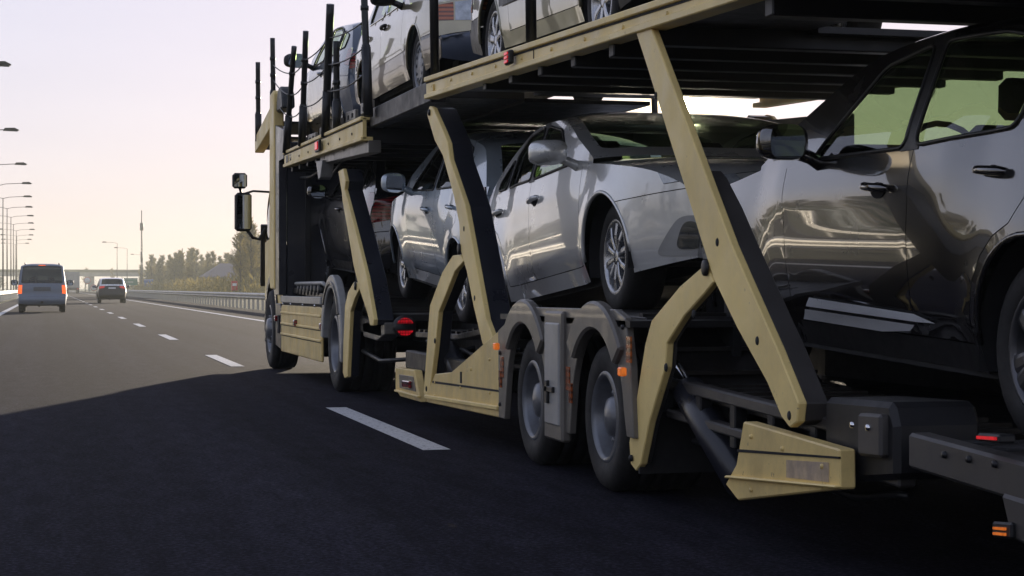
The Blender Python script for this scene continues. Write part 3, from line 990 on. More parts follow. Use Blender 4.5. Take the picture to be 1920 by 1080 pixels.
MB().box(2.66, 5.03, 21.06, 21.12, .75, 2.68).build('cab_back', 'blue_grey_panel', T, .01)
for k, xx in enumerate((2.9, 3.3, 3.8, 4.3, 4.75)):
    MB().box(xx - .03, xx + .03, 21.02, 21.06, .8, 2.6).build('back_rib', 'dark_steel', T, .006)
MB().box(3.35, 4.3, 21.025, 21.055, 1.55, 1.70).build('back_vent', 'black_hole', T, .004)
# wide mirrors
for sx, rt in ((1, False), (-1, True)):
    def X(v): return v if not rt else mir(v)
    b = MB().box(min(X(2.265), X(2.475)), max(X(2.265), X(2.475)), 23.10, 23.26, 1.70, 2.19).build('door_mirror', 'black_plastic', T, .035)
    MB().box(min(X(2.285), X(2.455)), max(X(2.285), X(2.455)), 23.094, 23.1, 1.73, 2.16).build('mirror_glass', 'mirror_glass', b)
    b2 = MB().box(min(X(2.235), X(2.42)), max(X(2.235), X(2.42)), 23.12, 23.25, 2.245, 2.44).build('wide_mirror', 'black_plastic', T, .03)
    MB().box(min(X(2.255), X(2.40)), max(X(2.255), X(2.40)), 23.114, 23.12, 2.265, 2.42).build('mirror_glass', 'mirror_glass', b2)
    MB().tube([(X(2.33), 23.19, 2.25), (X(2.35), 23.19, 2.18)], .018).build('mirror_link', 'black_plastic', T)
    MB().tube([(X(2.36), 23.19, 2.17), (X(2.5), 23.2, 2.215), (X(2.72), 23.12, 2.20)], .014).build('mirror_arm', 'black_plastic', T)
    MB().tube([(X(2.42), 23.19, 1.72), (X(2.5), 23.2, 1.62), (X(2.58), 23.2, 1.60), (X(2.66), 23.2, 1.74)], .022).build('mirror_arm', 'black_plastic', T)
# headboard pillar, over-cab shelf
for x0, x1 in ((XL - .02, XL + .10), (mir(XL + .10), mir(XL - .02))):
    MB().prism([(21.42, .97), (21.42, 3.28), (21.50, 3.32), (21.84, 3.30), (21.86, 1.2), (21.80, .97)], x0, x1).build('headboard_pillar', 'cream_paint', T, .012)
    MB().prism([(21.40, .9), (21.40, 2.9), (20.62, 2.78), (20.62, 2.45), (21.05, 2.45), (21.05, .9)], x0 + .015, x1 - .015).build('headboard_web', 'blue_grey_panel', T, .006)
    MB().prism([(23.46, 2.72), (23.46, 2.90), (23.40, 2.93), (21.84, 3.14), (21.84, 2.90)], x0, x1).build('shelf_beam', 'cream_paint', T, .008)
    MB().prism(arc(21.15, 3.05, .28, 0, 180, 12), x0 + .03, x1 + .06).build('wheel_stop', 'black_plastic', T, .02)
r_ = fill([[(2.67, 21.9), (5.02, 21.9), (5.02, 23.42), (2.67, 23.42)]], [roundp([(2.85, 22.5), (3.25, 22.5), (3.25, 22.75), (2.85, 22.75)], .1), roundp([(4.4, 22.5), (4.8, 22.5), (4.8, 22.75), (4.4, 22.75)], .1)], .3)
V, F = r_
mb = MB()
for dz in (0, .03): mb.add([(v[0], v[1], 2.76 + (23.42 - v[1]) * .135 + dz) for v in V], [tuple(int(i) for i in f) for f in F])
mb.build('shelf_plate', 'dark_steel', T)
# side skirts
for x0, x1, rt in ((2.585, 2.62, False), (mir(2.62), mir(2.585), True)):
    sk = MB().prism([(17.83, .245), (17.83, .765), (17.95, .79), (21.02, .785), (21.08, .75), (21.08, .245)], x0 + .01, x1).build('side_skirt', 'cream_worn', T, .01)
    out = (x0 - .004, x0 + .02) if not rt else (x1 - .02, x1 + .004)
    for z in (.70, .575, .455):
        MB().prism([(17.87, z - .012), (17.87, z + .01), (21.05, z + .01), (21.05, z - .012)], *out).build('skirt_rib', 'cream_paint', sk, .004)
    for z in (.555, .435):
        MB().box(out[0] + .012, out[1] - .004, 17.87, 21.05, z - .004, z + .004).build('skirt_seam', 'black_hole', sk)
    MB().box(x0, x1, 17.85, 21.05, .815, .89).build('step_plate', 'pale_grey', T, .006)
    MB().box(x0 + .02, x1, 17.85, 21.05, .79, .815).build('step_gap', 'black_hole', T)
    for y in (18.3, 19.2, 20.2, 20.9): MB().lathe([(.014, -.01), (.012, -.02), (0, -.02)], x0 + .02 if not rt else x1, y, .80, 8).build('bolt', 'chrome', T)
    for y, z in ((17.75, .60), (19.72, .60), (21.46, .62)):
        MB().box(out[0] - .02, out[1], y - .05, y + .05, z - .035, z + .035).build('marker_lamp', 'tail_red', T, .008)
    MB().prism([(21.1, .26), (21.1, .74), (21.2, .80), (21.62, .80), (21.62, .30)], x0 + .01, x1 + .02).build('tank_panel', 'blue_grey_panel', T, .01)
    MB().box(*((x0 - .002, x0 + .02) if not rt else (x1 - .0, x1 + .024)), 21.2, 21.34, .45, .66).build('step_recess', 'black_hole', T)
    MB().prism(arc(17.05, .445, .66, 5, 178, 20)[:] + [(16.42, .30), (16.50, .30)] + arc(17.05, .445, .53, 176, 5, 20), x0 - .02, x1 + .02).build('rear_fender', 'pale_grey', T, .01)
    MB().prism(arc(17.05, .445, .60, 40, 150, 12) + arc(17.05, .445, .57, 150, 40, 12), x0 - .035, x0 + .0).build('fender_lip', 'grey_paint', T, .004)
    MB().box(x0 + .08, x1 + .5 if not rt else x1 - .08, 18.3, 20.9, .28, .74).build('fuel_tank', 'dark_steel', T, .04) if not rt else None
# boxes and hoses above the skirt, behind the cab
for k in range(7):
    y = 18.9 + k * .27
    MB().lathe([(.0, -.07), (.055, -.07), (.075, -.04), (.075, .04), (.055, .07), (0, .07)], 2.78, y, .96, 14).build('coiled_strap', 'black_plastic', T)
MB().tube([(2.7, 18.2, 1.0), (2.72, 18.6, 1.03), (2.72, 20.7, 1.03)], .022).build('hand_rail', 'pale_grey', T)
MB().tube([(2.80, 20.9, 2.25), (2.82, 20.2, 2.22), (2.85, 19.4, 2.27), (2.85, 18.9, 2.14), (2.86, 18.6, 2.2), (2.9, 18.2, 2.3)], .02).build('air_hose', 'black_plastic', T)
# upper deck of the tractor
def beam(parent, pts, name='deck_beam', xs=(XL,), m='cream_paint'):
    (y0, zt0, zb0), (y1, zt1, zb1) = pts
    for x in xs:
        s = 1 if x < XC else -1
        a, b = sorted((x, x + s * .035)); w = MB().prism([(y0, zb0), (y0, zt0), (y1, zt1), (y1, zb1)], a, b).build(name, m, parent, .004)
        a, b = sorted((x - s * .018, x + s * .09)); MB().prism([(y0, zt0 - .022), (y0, zt0 + .012), (y1, zt1 + .012), (y1, zt1 - .022)], a, b).build('top_flange', m, w, .005)
        a, b = sorted((x - s * .016, x + s * .09)); MB().prism([(y0, zb0 - .012), (y0, zb0 + .022), (y1, zb1 + .022), (y1, zb1 - .012)], a, b).build('bottom_flange', m, w, .005)
        a, b = sorted((x - s * .004, x)); MB().prism([(y0, zt0 - .034), (y0, zt0 - .024), (y1, zt1 - .024), (y1, zt1 - .034)], a, b).build('flange_groove', 'black_hole', w)
    return w
beam(T, ((20.58, 2.515, 2.36), (15.25, 2.43, 2.245)), xs=(XL, XR))
for x0, x1 in ((2.66, 3.34), (mir(3.34), mir(2.66))):
    slab(MB(), 20.6, 2.50, 12.75 if x0 < XC else 15.2, 2.40, .05, .05, x0, x1).build('wheel_track', 'deck_steel', T, .004)
slab(MB(), 20.6, 2.46, 12.75, 2.36, .03, .03, 3.34, 4.30).build('centre_plate', 'dark_steel', T)
for k in range(9):
    y = 20.3 - k * .62
    MB().box(2.62, 5.07, y - .04, y + .04, 2.28 - .008 * k, 2.40 - .006 * k).build('cross_member', 'dark_steel', T, .005)
slab(MB(), 18.1, 2.335, 15.25, 2.24, .11, .11, XL + .05, XL + .16).build('lower_beam', 'grey_paint', T, .006)
slab(MB(), 15.25, 2.50, 12.7, 2.47, .16, .16, XL + .06, XL + .18).build('swing_beam', 'dark_steel', T, .01)
MB().prism([(18.2, 2.26), (17.75, 2.24), (17.9, 2.08), (18.02, 2.06)], XL + .02, XL + .14).build('lug', 'pale_grey', T, .006)
for k in range(6):
    y = 20.2 - k * .85
    pl = MB().prism([(y, 2.52), (y, 2.62), (y - .55, 2.60), (y - .55, 2.51)], XL + .10, XL + .13).build('track_bracket', 'grey_paint', T, .006)
    for q in (.15, .38): MB().box(XL + .094, XL + .101, y - q - .05, y - q + .02, 2.535, 2.575).build('bracket_slot', 'black_hole', pl)
MB().box(XL - .045, XL - .018, 17.55, 17.82, 2.315, 2.425).build('marker_lamp_housing', 'black_plastic', T, .006)
MB().box(XL - .055, XL - .045, 17.60, 17.76, 2.335, 2.41).build('marker_lamp', 'red_lit', T, .003)
MB().box(XL - .004, XL, 20.22, 20.40, 2.385, 2.465).build('sticker', 'black_plastic', T)
for k in range(3): MB().box(XL - .003, XL, 19.98, 20.14, 2.39 + k * .026, 2.405 + k * .026).build('sticker_line', 'grey_paint', T)
for k in range(7):
    y = 20.0 - k * .7
    MB().lathe([(.013, 0), (.011, -.008), (0, -.008)], XL, y, 2.40 - k * .011, 8).build('rivet', 'dark_steel', T)
# posts and safety cables round the upper deck
posts = [((2.58, 23.32, 2.86), (2.56, 23.2, 3.86)), ((2.60, 21.86, 3.0), (2.58, 21.8, 3.98)), ((2.56, 20.35, 2.5), (2.58, 19.8, 3.62)), ((2.57, 19.1, 2.48), (2.56, 18.72, 3.64)), ((2.57, 17.42, 2.44), (2.56, 17.02, 3.66)), ((2.62, 17.0, 2.44), (2.60, 16.92, 3.3)), ((2.58, 15.02, 2.42), (2.56, 15.25, 4.1))]
for i, (a, b) in enumerate(posts):
    a = Vector(a); b = Vector(b); pp = [a + (b - a) * t for t in np.linspace(0, 1, 12)]
    mb = MB().tube(pp, .030 if i not in (4,) else .038, 8)
    mb.tube([a, a + (b - a) * .35], .042, 8)
    po = mb.build('deck_post', 'black_plastic', T)
    for t in (.35, .55, .75): 
        q = a + (b - a) * t
        MB().lathe([(.0, -.02), (.036, -.02), (.036, .02), (0, .02)], q.x, q.y, q.z, 8, axis='z').build('cable_eye', 'black_plastic', po)
    if i not in (5,):
        mb = MB().tube([Vector((mir(p.x), p.y, p.z)) for p in pp], .03, 8).build('deck_post', 'black_plastic', T)
def cable(p, q, sag, parent):
    p = Vector(p); q = Vector(q)
    MB().tube([p + (q - p) * t - Vector((0, 0, 4 * sag * t * (1 - t))) for t in np.linspace(0, 1, 10)], .007, 5).build('safety_cable', 'black_plastic', parent)
order = [1, 2, 3, 4, 6]
for fz, sg in ((.35, .05), (.55, .04), (.75, .03)):
    for i, j in zip(order[:-1], order[1:]):
        pa = Vector(posts[i][0]).lerp(Vector(posts[i][1]), fz * (.9 if i == 1 else 1)); pb = Vector(posts[j][0]).lerp(Vector(posts[j][1]), fz if j != 6 else fz * .65)
        cable(pa, pb, sg, T)
# tractor arm with its brace
def arm(parent, poly, brace, pivot, x=XL, back=.17, name='lift_arm', web=None, wm='blue_grey_panel', holes=()):
    for xx in (x, None):
        if xx is None: f0, f1, b0, b1 = mir(x + .035), mir(x), mir(x + back), mir(x + .036)
        else: f0, f1, b0, b1 = x, x + .035, x + .036, x + back
        a = MB().prism(poly, f0, f1).build(name, 'cream_paint', parent, .005)
        MB().prism(inset(web or poly, .006), b0, b1).build('arm_web', wm, a, .004)
        b = MB().prism(brace, f0 + .004, f1 + .004).build('arm_brace', 'cream_paint', parent, .005)
        MB().prism(inset(brace, .01), b0 + .004, b1 - .06).build('brace_web', wm, b, .004)
        for hx in holes:
            hy, hz = hx
            if xx is not None: MB().lathe([(0, -.002), (.016, -.002), (.020, .003)], f0, hy, hz, 12).build('pin_hole', 'black_hole', a)
        for (py, pz, pr) in pivot:
            o = -1 if xx is not None else 1
            MB().lathe([(pr * .75, 0), (pr * .75, o * .010), (pr * .45, o * .014), (0, o * .014)], f0 if xx is not None else f1, py, pz, 16).build('pivot_pin', 'dark_steel', a)
armA = [(16.607, 2.057), (16.323, 2.064), (16.17, 1.944), (16.231, 1.866), (15.93, 1.67), (15.47, 1.361), (15.062, 1.074), (14.699, 0.722), (14.724, 0.673), (14.878, 0.666), (14.982, 0.748), (15.442, 0.985), (15.726, 1.171), (16.019, 1.46), (16.355, 1.775), (16.386, 1.845)]
braceA = [(15.498, 1.021), (15.755, 1.031), (16.049, 0.951), (16.231, 0.826), (16.323, 0.501), (16.355, 0.209), (16.262, 0.165), (16.109, 0.182), (16.049, 0.366), (15.93, 0.772), (15.697, 0.891), (15.415, 0.985)]
arm(T, armA, braceA, [(*[(15.611, 0.999)][0], .05)])
MB().prism([(15.796, 0.675), (14.902, 0.718), (14.705, 0.695), (14.705, 0.598), (15.078, 0.535), (15.74, 0.554)], 2.66, 2.80).build('tail_bracket', 'grey_paint', T, .008)
for x in (2.82, mir(2.82)):
    h = MB().lathe([(0, -.06), (.092, -.06), (.092, -.12), (.08, -.13), (0, -.13)], x - .03, 14.62, .665, 24, axis='y').build('tail_lamp_housing', 'black_plastic', T)
    for s_ in (1, -1): MB().prism_axis([(x - .03 + .074 * math.cos(R(q)), .665 + s_ * .074 * math.sin(R(q))) for q in range(22, 160, 8)], 14.475, 14.49, 1).build('tail_lamp', 'red_led', h, .004)
# lower deck of the tractor under the dark estate car
for x0, x1 in ((2.72, 3.36), (mir(3.36), mir(2.72))):
    slab(MB(), 21.0, .985, 17.3, .885, .06, .06, x0, x1).build('wheel_track', 'deck_steel', T, .004)
    slab(MB(), 17.3, .885, 14.85, .76, .06, .06, x0, x1).build('wheel_track', 'deck_steel', T, .004)
    for k in range(11):
        y = 17.0 - k * .19
        MB().box(x0, x1, y - .03, y + .03, .885 - (17.3 - y) * .0516, .905 - (17.3 - y) * .0516).build('track_rib', 'deck_steel', T)
slab(MB(), 18, .80, 14.85, .69, .16, .12, 2.66, 2.72).build('side_rail', 'dark_steel', T, .01)
MB().box(3.36, 4.33, 14.1, 16.2, .55, .68).build('tail_box', 'dark_steel', T, .02)

# ------------------------------------------------------------------ trailer
Q = empty('car_carrier_trailer', (XC, 9.0, 0), 'cream two deck car carrier trailer with twin axles behind the truck', 'trailer')
WY = (9.72, 8.37)
for x, rt in ((2.60, False), (mir(2.60), True)):
    for y in WY: truck_wheel(.358, .42, Q, x, y, deep=.075, right=rt)
for y in WY: MB().tube([(2.9, y, .358), (4.8, y, .358)], .06).build('axle', 'dark_steel', Q)
MB().box(3.2, 4.5, 4.2, 13.6, .30, .46).build('chassis', 'dark_steel', Q, .02)
MB().box(3.7, 3.99, 13.6, 15.2, .36, .50).build('drawbar', 'dark_steel', Q, .02)
fender = [(10.34, .22), (10.36, .73), (9.82, .875), (8.08, .88), (7.92, .84), (7.84, .62), (7.80, .30), (7.90, .30)] + arc(8.37, .358, .43, 172, 8, 16) + [(8.84, .24), (9.25, .24)] + arc(9.72, .358, .43, 172, 8, 16) + [(10.2, .22)]
fender = fender[::-1]
for x, rt in ((2.55, False), (mir(2.585), True)):
    s = -1 if not rt else 1
    f_ = MB().prism(fender, x, x + .035).build('fender_panel', 'grey_paint', Q, .004)
    xo = (x - .03, x + .03) if not rt else (x + .005, x + .065)
    for y in WY:
        MB().prism(arc(y, .358, .56, 38, 142, 18) + arc(y, .358, .425, 142, 38, 18), *xo).build('fender_flare', 'grey_paint', f_, .012)
    lk = MB().box(xo[0] + .005, xo[1], 8.90, 9.24, .19, .86).build('locker_frame', 'grey_paint', Q, .012)
    MB().box(xo[0] - .004 if not rt else xo[1] - .01, xo[0] + .02 if not rt else xo[1] + .006, 8.935, 9.205, .27, .80).build('locker_door', 'pale_grey', lk, .008)
    xm = xo[0] - .02 if not rt else xo[1]
    MB().box(xm, xm + .03, 9.0, 9.15, .44, .47).box(xm, xm + .03, 9.10, 9.15, .38, .50).build('locker_latch', 'black_plastic', lk, .004)
    for y, z in ((10.26, .64), (7.86, .60)):
        MB().box(xm, xm + .03, y - .03, y + .025, z - .02, z + .02).build('side_lamp', 'amber_lit' , Q, .006) if not rt else None
    for y, z in ((10.25, .52), (8.86, .52), (7.86, .70)): 
        MB().box(xo[0] + .024, xo[0] + .034, y - .03, y + .03, z - .06, z + .06).build('reflector', 'lamp_amber', Q) if not rt else None
    MB().box(min(x, x - s * .5), max(x, x - s * .5), 7.85, 10.3, .80, .83).build('wheel_box_top', 'dark_steel', Q)
    MB().box(*((3.05, 3.09) if not rt else (mir(3.09), mir(3.05))), 7.85, 10.3, .3, .80).build('wheel_box_wall', 'black_hole', Q)
    # mud flap
    MB().box(min(x + .03, x - s * .40), max(x + .03, x - s * .40), 7.80, 7.82, .14, .42).build('mud_flap', 'rubber', Q)
# cream side panels
pa = [(13.681, 0.371), (12.948, 0.383), (12.713, 0.165), (13.507, 0.161), (13.681, 0.204)]
pb = [(12.505, 0.23), (12.214, 0.389), (11.702, 0.424), (10.356, 0.735), (10.356, 0.217), (12.487, 0.178)]
pc = [(6.486, 0.471), (5.615, 0.439), (5.611, 0.307), (6.547, 0.163), (6.678, 0.211), (6.558, 0.304)]
for poly, seams, bars in ((pa, [], []), (pb, [[(814,715),(938,732),(938,735.5),(814,718)]], [[(802,741),(940,762),(940,769),(803,747)]]), (pc, [[(1388,843),(1579,857),(1579,862),(1388,848)]], [[(1372,891),(1580,910),(1580,917),(1370,898)]])):
    pass
def side_panel(poly, seams, bars):
    p = MB().prism(poly, XL - .01, XL + .05).build('side_panel', 'cream_worn', Q, .006)
    for s in seams: MB().prism(s, XL - .013, XL).build('panel_seam', 'black_hole', p)
    for s in bars: MB().prism(s, XL - .03, XL).build('panel_bar', 'cream_paint', p, .004)
    return p
p1 = side_panel(pa, [], [[(13.637, 0.206), (12.733, 0.209), (12.733, 0.194), (13.637, 0.19)]])
MB().prism([(13.507, 0.326), (12.968, 0.335), (12.869, 0.232), (13.485, 0.226)], XL - .016, XL - .008).build('inner_frame', 'grey_paint', p1, .002)
MB().prism([(13.274, 0.293), (13.008, 0.299), (13.008, 0.248), (13.274, 0.242)], XL - .04, XL - .014).build('marker_lamp', 'tail_red', p1, .006)
p2 = side_panel(pb, [[(12.286, 0.338), (10.382, 0.379), (10.382, 0.367), (12.286, 0.323)]], [[(12.505, 0.23), (10.356, 0.286), (10.356, 0.261), (12.487, 0.205)]])
MB().prism([(11.413, 0.44), (11.366, 0.442), (11.366, 0.367), (11.413, 0.368)], XL - .013, XL).build('panel_scratch', 'black_hole', p2)
p3 = side_panel(pc, [[(6.541, 0.361), (5.615, 0.415), (5.615, 0.408), (6.541, 0.35)]], [[(6.632, 0.251), (5.611, 0.319), (5.611, 0.31), (6.643, 0.24)]])
MB().prism([(6.064, 0.363), (5.697, 0.388), (5.697, 0.321), (6.064, 0.3)], XL - .012, XL).build('faded_sticker', 'faded_print', p3)
side_r = MB().prism(pb, XR - .05, XR).build('side_panel', 'cream_worn', Q, .006)
# arms
armB = [(12.524, 2.197), (12.45, 2.254), (12.34, 2.232), (12.004, 2.044), (11.851, 1.95), (11.784, 1.834), (11.32, 1.509), (11.138, 1.279), (10.932, 1.016), (10.748, 0.788), (10.542, 0.664), (10.832, 0.63), (11.078, 0.86), (11.274, 1.085), (11.46, 1.232), (11.492, 1.395), (11.652, 1.58), (12.004, 1.875), (12.268, 1.997)]
braceB = [(11.46, 1.198), (11.718, 1.195), (12.039, 1.089), (12.45, 0.86), (12.487, 0.767), (12.618, 0.397), (12.675, 0.232), (12.58, 0.207), (12.468, 0.243), (12.268, 0.586), (12.161, 0.816), (11.902, 0.951), (11.652, 1.089), (11.382, 1.152)]
armC = [(7.827, 2.138), (7.616, 2.133), (7.422, 1.938), (7.244, 1.759), (6.991, 1.505), (6.819, 1.331), (6.637, 1.148), (6.47, 1.004), (6.182, 0.76), (5.982, 0.573), (6.001, 0.502), (6.064, 0.478), (6.137, 0.51), (6.274, 0.629), (6.575, 0.823), (6.831, 1.014), (6.96, 1.156), (7.125, 1.348), (7.318, 1.562), (7.514, 1.786), (7.66, 1.954)]
webC = [(7.054, 1.47), (6.991, 1.44), (6.819, 1.31), (6.637, 1.148), (6.47, 1.004), (6.182, 0.76), (5.982, 0.573), (6.001, 0.502), (6.064, 0.478), (6.137, 0.51), (6.274, 0.629), (6.575, 0.823), (6.831, 1.014), (6.96, 1.156), (7.125, 1.348), (7.278, 1.457)]
braceC = [(6.929, 1.079), (7.048, 1.046), (7.257, 0.985), (7.616, 0.839), (7.705, 0.732), (7.827, 0.482), (7.937, 0.272), (7.913, 0.172), (7.843, 0.149), (7.773, 0.185), (7.653, 0.383), (7.436, 0.634), (7.415, 0.741), (7.197, 0.861), (6.96, 0.954), (6.843, 1.004)]
arm(Q, armB, braceB, [(*[(11.476, 1.232)][0], .05), (*[(12.431, 2.207)][0], .03)], holes=[(12.268, 0.615), (12.561, 0.268), (11.351, 1.36), (11.049, 0.917)])
arm(Q, armC, braceC, [(*[(6.916, 1.062)][0], .045), (*[(7.882, 0.204)][0], .02)], web=webC, wm='arm_grey', back=.12, holes=[(7.415, 0.637), (7.067, 0.872), (6.789, 1.162), (6.368, 0.782), (6.064, 0.522), (7.543, 1.823)])
# hydraulic rams
def ram(a, b, x, r, rod):
    (ya, za), (yb, zb) = a, b
    A = Vector((x, ya, za)); B = Vector((x, yb, zb))
    c = MB().tube([A, A + (B - A) * .03, B], [r * .8, r, r], 16).build('ram_cylinder', 'blue_grey_panel', Q)
    MB().tube([A - (B - A).normalized() * rod, A], r * .38, 12).build('ram_rod', 'chrome', c)
ab = [(7.548, 0.536), (6.9, 0.192)]; ram(ab[0], ab[1], 2.72, .075, .42)
ab = [(12.472, 0.552), (12.046, 0.348)]; ram(ab[0], ab[1], 2.72, .07, .4)
# lower deck of the trailer
deck = [(13.8, .64), (12.3, .66), (9.7, .86), (8.2, .84), (7.6, .54), (5.2, .44), (3.2, .40)]
for x0, x1 in ((2.74, 3.40), (mir(3.40), mir(2.74))):
    for (y0, z0), (y1, z1) in zip(deck[:-1], deck[1:]):
        slab(MB(), y0, z0, y1, z1, .04, .04, x0, x1).build('wheel_track', 'deck_steel', Q, .004)
        n = int((y0 - y1) / .17)
        for k in range(n):
            t = (k + .5) / n; y = y0 + (y1 - y0) * t; z = z0 + (z1 - z0) * t
            if y < 8.4 or (y > 10.3 and x0 < XC):
                MB().box(x0 + .01, x1 - .01, y - .028, y + .028, z, z + .018).build('track_rib', 'deck_steel', Q)
MB().box(5.04, 5.11, 10.3, 13.9, .10, .72).build('sun_block_panel', 'dark_steel', Q, .01)  # added far-side panel, keeps low sun off the ground below the trailer
slab(MB(), 13.8, .50, 10.4, .50, .14, .14, 2.66, 2.73).build('side_rail', 'dark_steel', Q, .01)
slab(MB(), 7.7, .58, 5.4, .50, .05, .05, 2.67, 2.735).build('side_rail', 'arm_grey', Q, .008)
slab(MB(), 7.7, .44, 5.4, .37, .04, .04, 2.67, 2.735).build('side_rail', 'arm_grey', Q, .008)
for y in (7.3, 6.9, 6.5, 6.1, 5.7): MB().box(2.675, 2.73, y - .03, y + .03, .33, .53).build('rail_post', 'dark_steel', Q, .006)
MB().prism([(5.919, 0.596), (5.399, 0.609), (5.36, 0.534), (5.36, 0.362), (5.764, 0.312), (5.919, 0.437)], 2.64, 2.95).build('tail_box', 'dark_steel', Q, .02)
MB().prism([(5.586, 0.563), (5.413, 0.569), (5.413, 0.427), (5.586, 0.42)], 2.61, 2.65).build('box_door', 'arm_grey', Q, .01)
MB().prism([(5.196, 0.528), (4.468, 0.496), (4.468, 0.367), (4.597, 0.389), (5.196, 0.417)], 2.60, 2.68).build('ramp_rail', 'arm_grey', Q, .01)
MB().prism([(4.611, 0.403), (4.385, 0.392), (4.385, 0.262), (4.553, 0.283)], 2.59, 2.66).build('rear_bracket', 'arm_grey', Q, .01)
slab(MB(), 5.15, .50, 3.0, .46, .03, .03, 2.66, 3.3).build('loading_ramp', 'deck_steel', Q, .006)
for k in range(9): MB().box(2.75, 2.9, 5.05 - k * .2, 5.15 - k * .2, .494, .503).build('ramp_slot', 'black_hole', Q)
a = [(4.723, 0.555), (4.617, 0.56), (4.617, 0.551), (4.723, 0.546)]; b = [(4.732, 0.563), (4.606, 0.567), (4.606, 0.542), (4.732, 0.539)]
h = MB().prism(b, 2.585, 2.64).build('rear_lamp_housing', 'black_plastic', Q, .006); MB().prism(a, 2.578, 2.585).build('rear_lamp', 'red_lit', h)
h = MB().prism([(4.629, 0.321), (4.521, 0.33), (4.521, 0.285), (4.629, 0.276)], 2.575, 2.595).build('side_lamp_housing', 'black_plastic', Q, .006)
for dy in (0, 11): MB().prism([(y, z) for y, z in [(4.611, 0.308), (4.547, 0.314), (4.547, 0.306), (4.611, 0.301)]] if dy == 0 else [(4.611, 0.293), (4.547, 0.299), (4.547, 0.291), (4.611, 0.286)], 2.568, 2.576).build('side_lamp', 'amber_lit', h)
MB().box(5.06, 5.11, 3.2, 7.7, .10, .62).build('sun_block_panel', 'dark_steel', Q, .01)  # added far-side panel, blocks the sun under the trailer's rear half
MB().box(2.9, 4.9, 3.4, 3.5, .2, .4).build('rear_sun_block', 'dark_steel', Q, .01)  # unseen bar, added with the panel to darken the ground at the rear
# upper deck of the trailer
beam(Q, ((12.56, 2.455, 2.325), (3.6, 2.045, 1.985)), xs=(XL,))
beam(Q, ((12.56, 2.455, 2.325), (3.6, 2.045, 1.985)), xs=(XR,))
def uz(y): return 2.455 - (12.56 - y) * .0458
for x0, x1 in ((2.66, 3.34), (mir(3.34), mir(2.66))):
    slab(MB(), 12.5, uz(12.5) - .03, 3.6, uz(3.6) - .03, .05, .05, x0, x1).build('wheel_track', 'deck_steel', Q, .004)
for y0, y1 in ((12.5, 7.55), (6.95, 3.6)):
    slab(MB(), y0, uz(y0) - .07, y1, uz(y1) - .07, .03, .03, 3.34, mir(3.34)).build('centre_plate', 'dark_steel', Q)
for k in range(12):
    y = 11.0 - k * .66
    if abs(y - 7.25) > .35: MB().box(2.62, 5.07, y - .04, y + .04, uz(y) - .17, uz(y) - .075).build('cross_member', 'dark_steel', Q, .006)
sp = MB().prism([(15.4, 1.92), (15.4, 2.36), (10.9, 2.12), (10.9, 1.86)], 5.00, 5.08).build('far_side_rail', 'dark_steel', Q, .01)
MB().box(XL - .05, XL - .018, 9.98, 10.09, 2.255, 2.335).build('marker_lamp_housing', 'black_plastic', Q, .008)
for k in range(3): MB().box(XL - .057, XL - .05, 10.0, 10.07, 2.265 + k * .023, 2.279 + k * .023).build('marker_lamp', 'red_lit', Q)
MB().prism([(9.62, 2.205), (9.62, 2.32), (9.61, 2.32), (9.61, 2.205)], XL - .003, XL).build('beam_joint', 'black_hole', Q)
MB().prism([(12.30, 2.345), (12.32, 2.39), (12.28, 2.39), (12.27, 2.345)], XL - .012, XL).build('beam_stop', 'cream_worn', Q, .003)
for y in (9.78, 12.4):
    MB().tube([(2.60, y, uz(y)), (2.58, y, uz(y) + 1.4)], .032, 8).build('deck_post', 'black_plastic', Q)

for k, (y0, y1, z0, z1) in enumerate(((13.4, 10.5, .58, .60), (13.3, 10.6, .40, .38), (7.6, 5.5, .30, .28))):
    MB().tube([(2.75 + .02 * math.sin(q * 5 + k), y0 + (y1 - y0) * q, z0 + (z1 - z0) * q - .05 * math.sin(q * math.pi) + .012 * math.sin(q * 21)) for q in np.linspace(0, 1, 24)], .014, 6).build('hydraulic_hose', 'black_plastic', Q)
for k in range(14):
    y = 12.35 - k * .62
    z = uz(y) - .06
    MB().lathe([(.012, 0), (.010, -.008), (0, -.008)], XL, y, z, 8).build('rivet', 'cream_worn', Q)
for y, z in ((10.30, .30), (10.30, .45), (10.30, .60), (7.95, .80), (8.6, .82), (9.5, .82), (10.0, .78)):
    MB().lathe([(.014, 0), (.012, -.01), (0, -.01)], 2.55, y, z, 6).build('bolt', 'dark_steel', Q)
for y, z in ((12.2, .24), (11.5, .25), (10.6, .26), (12.2, .33), (11.4, .34), (10.6, .35), (10.6, .55), (11.1, .47)):
    MB().lathe([(.011, 0), (.009, -.008), (0, -.008)], XL - .01, y, z, 8).build('rivet', 'cream_worn', Q)
MB().tube([(2.70, 16.0, .42), (2.72, 15.2, .36), (2.9, 14.6, .40), (3.3, 14.2, .5)], .02, 6).build('air_hose', 'black_plastic', T)
MB().tube([(3.6, 14.1, .62), (3.55, 13.9, .48), (3.6, 13.6, .46), (3.65, 13.3, .52)], .018, 6).build('air_hose', 'black_plastic', T)

for y in (4.95, 4.8, 4.65): MB().lathe([(.012, 0), (.010, -.01), (0, -.01)], 2.60, y, .48, 8).build('bolt', 'dark_steel', Q)
for y in (5.62, 5.50): MB().lathe([(.012, 0), (.010, -.008), (0, -.008)], 2.61, y, .52, 8).build('bolt', 'chrome', Q)
for y, z in ((6.4, .42), (6.1, .40), (5.75, .37), (6.4, .22), (5.75, .30)): MB().lathe([(.010, 0), (.008, -.008), (0, -.008)], XL - .01, y, z, 8).build('rivet', 'cream_worn', Q)
for y in (10.28, 8.80): MB().box(2.540, 2.549, y - .02, y + .02, .40, .50).build('reflective_tape', 'lamp_amber', Q)

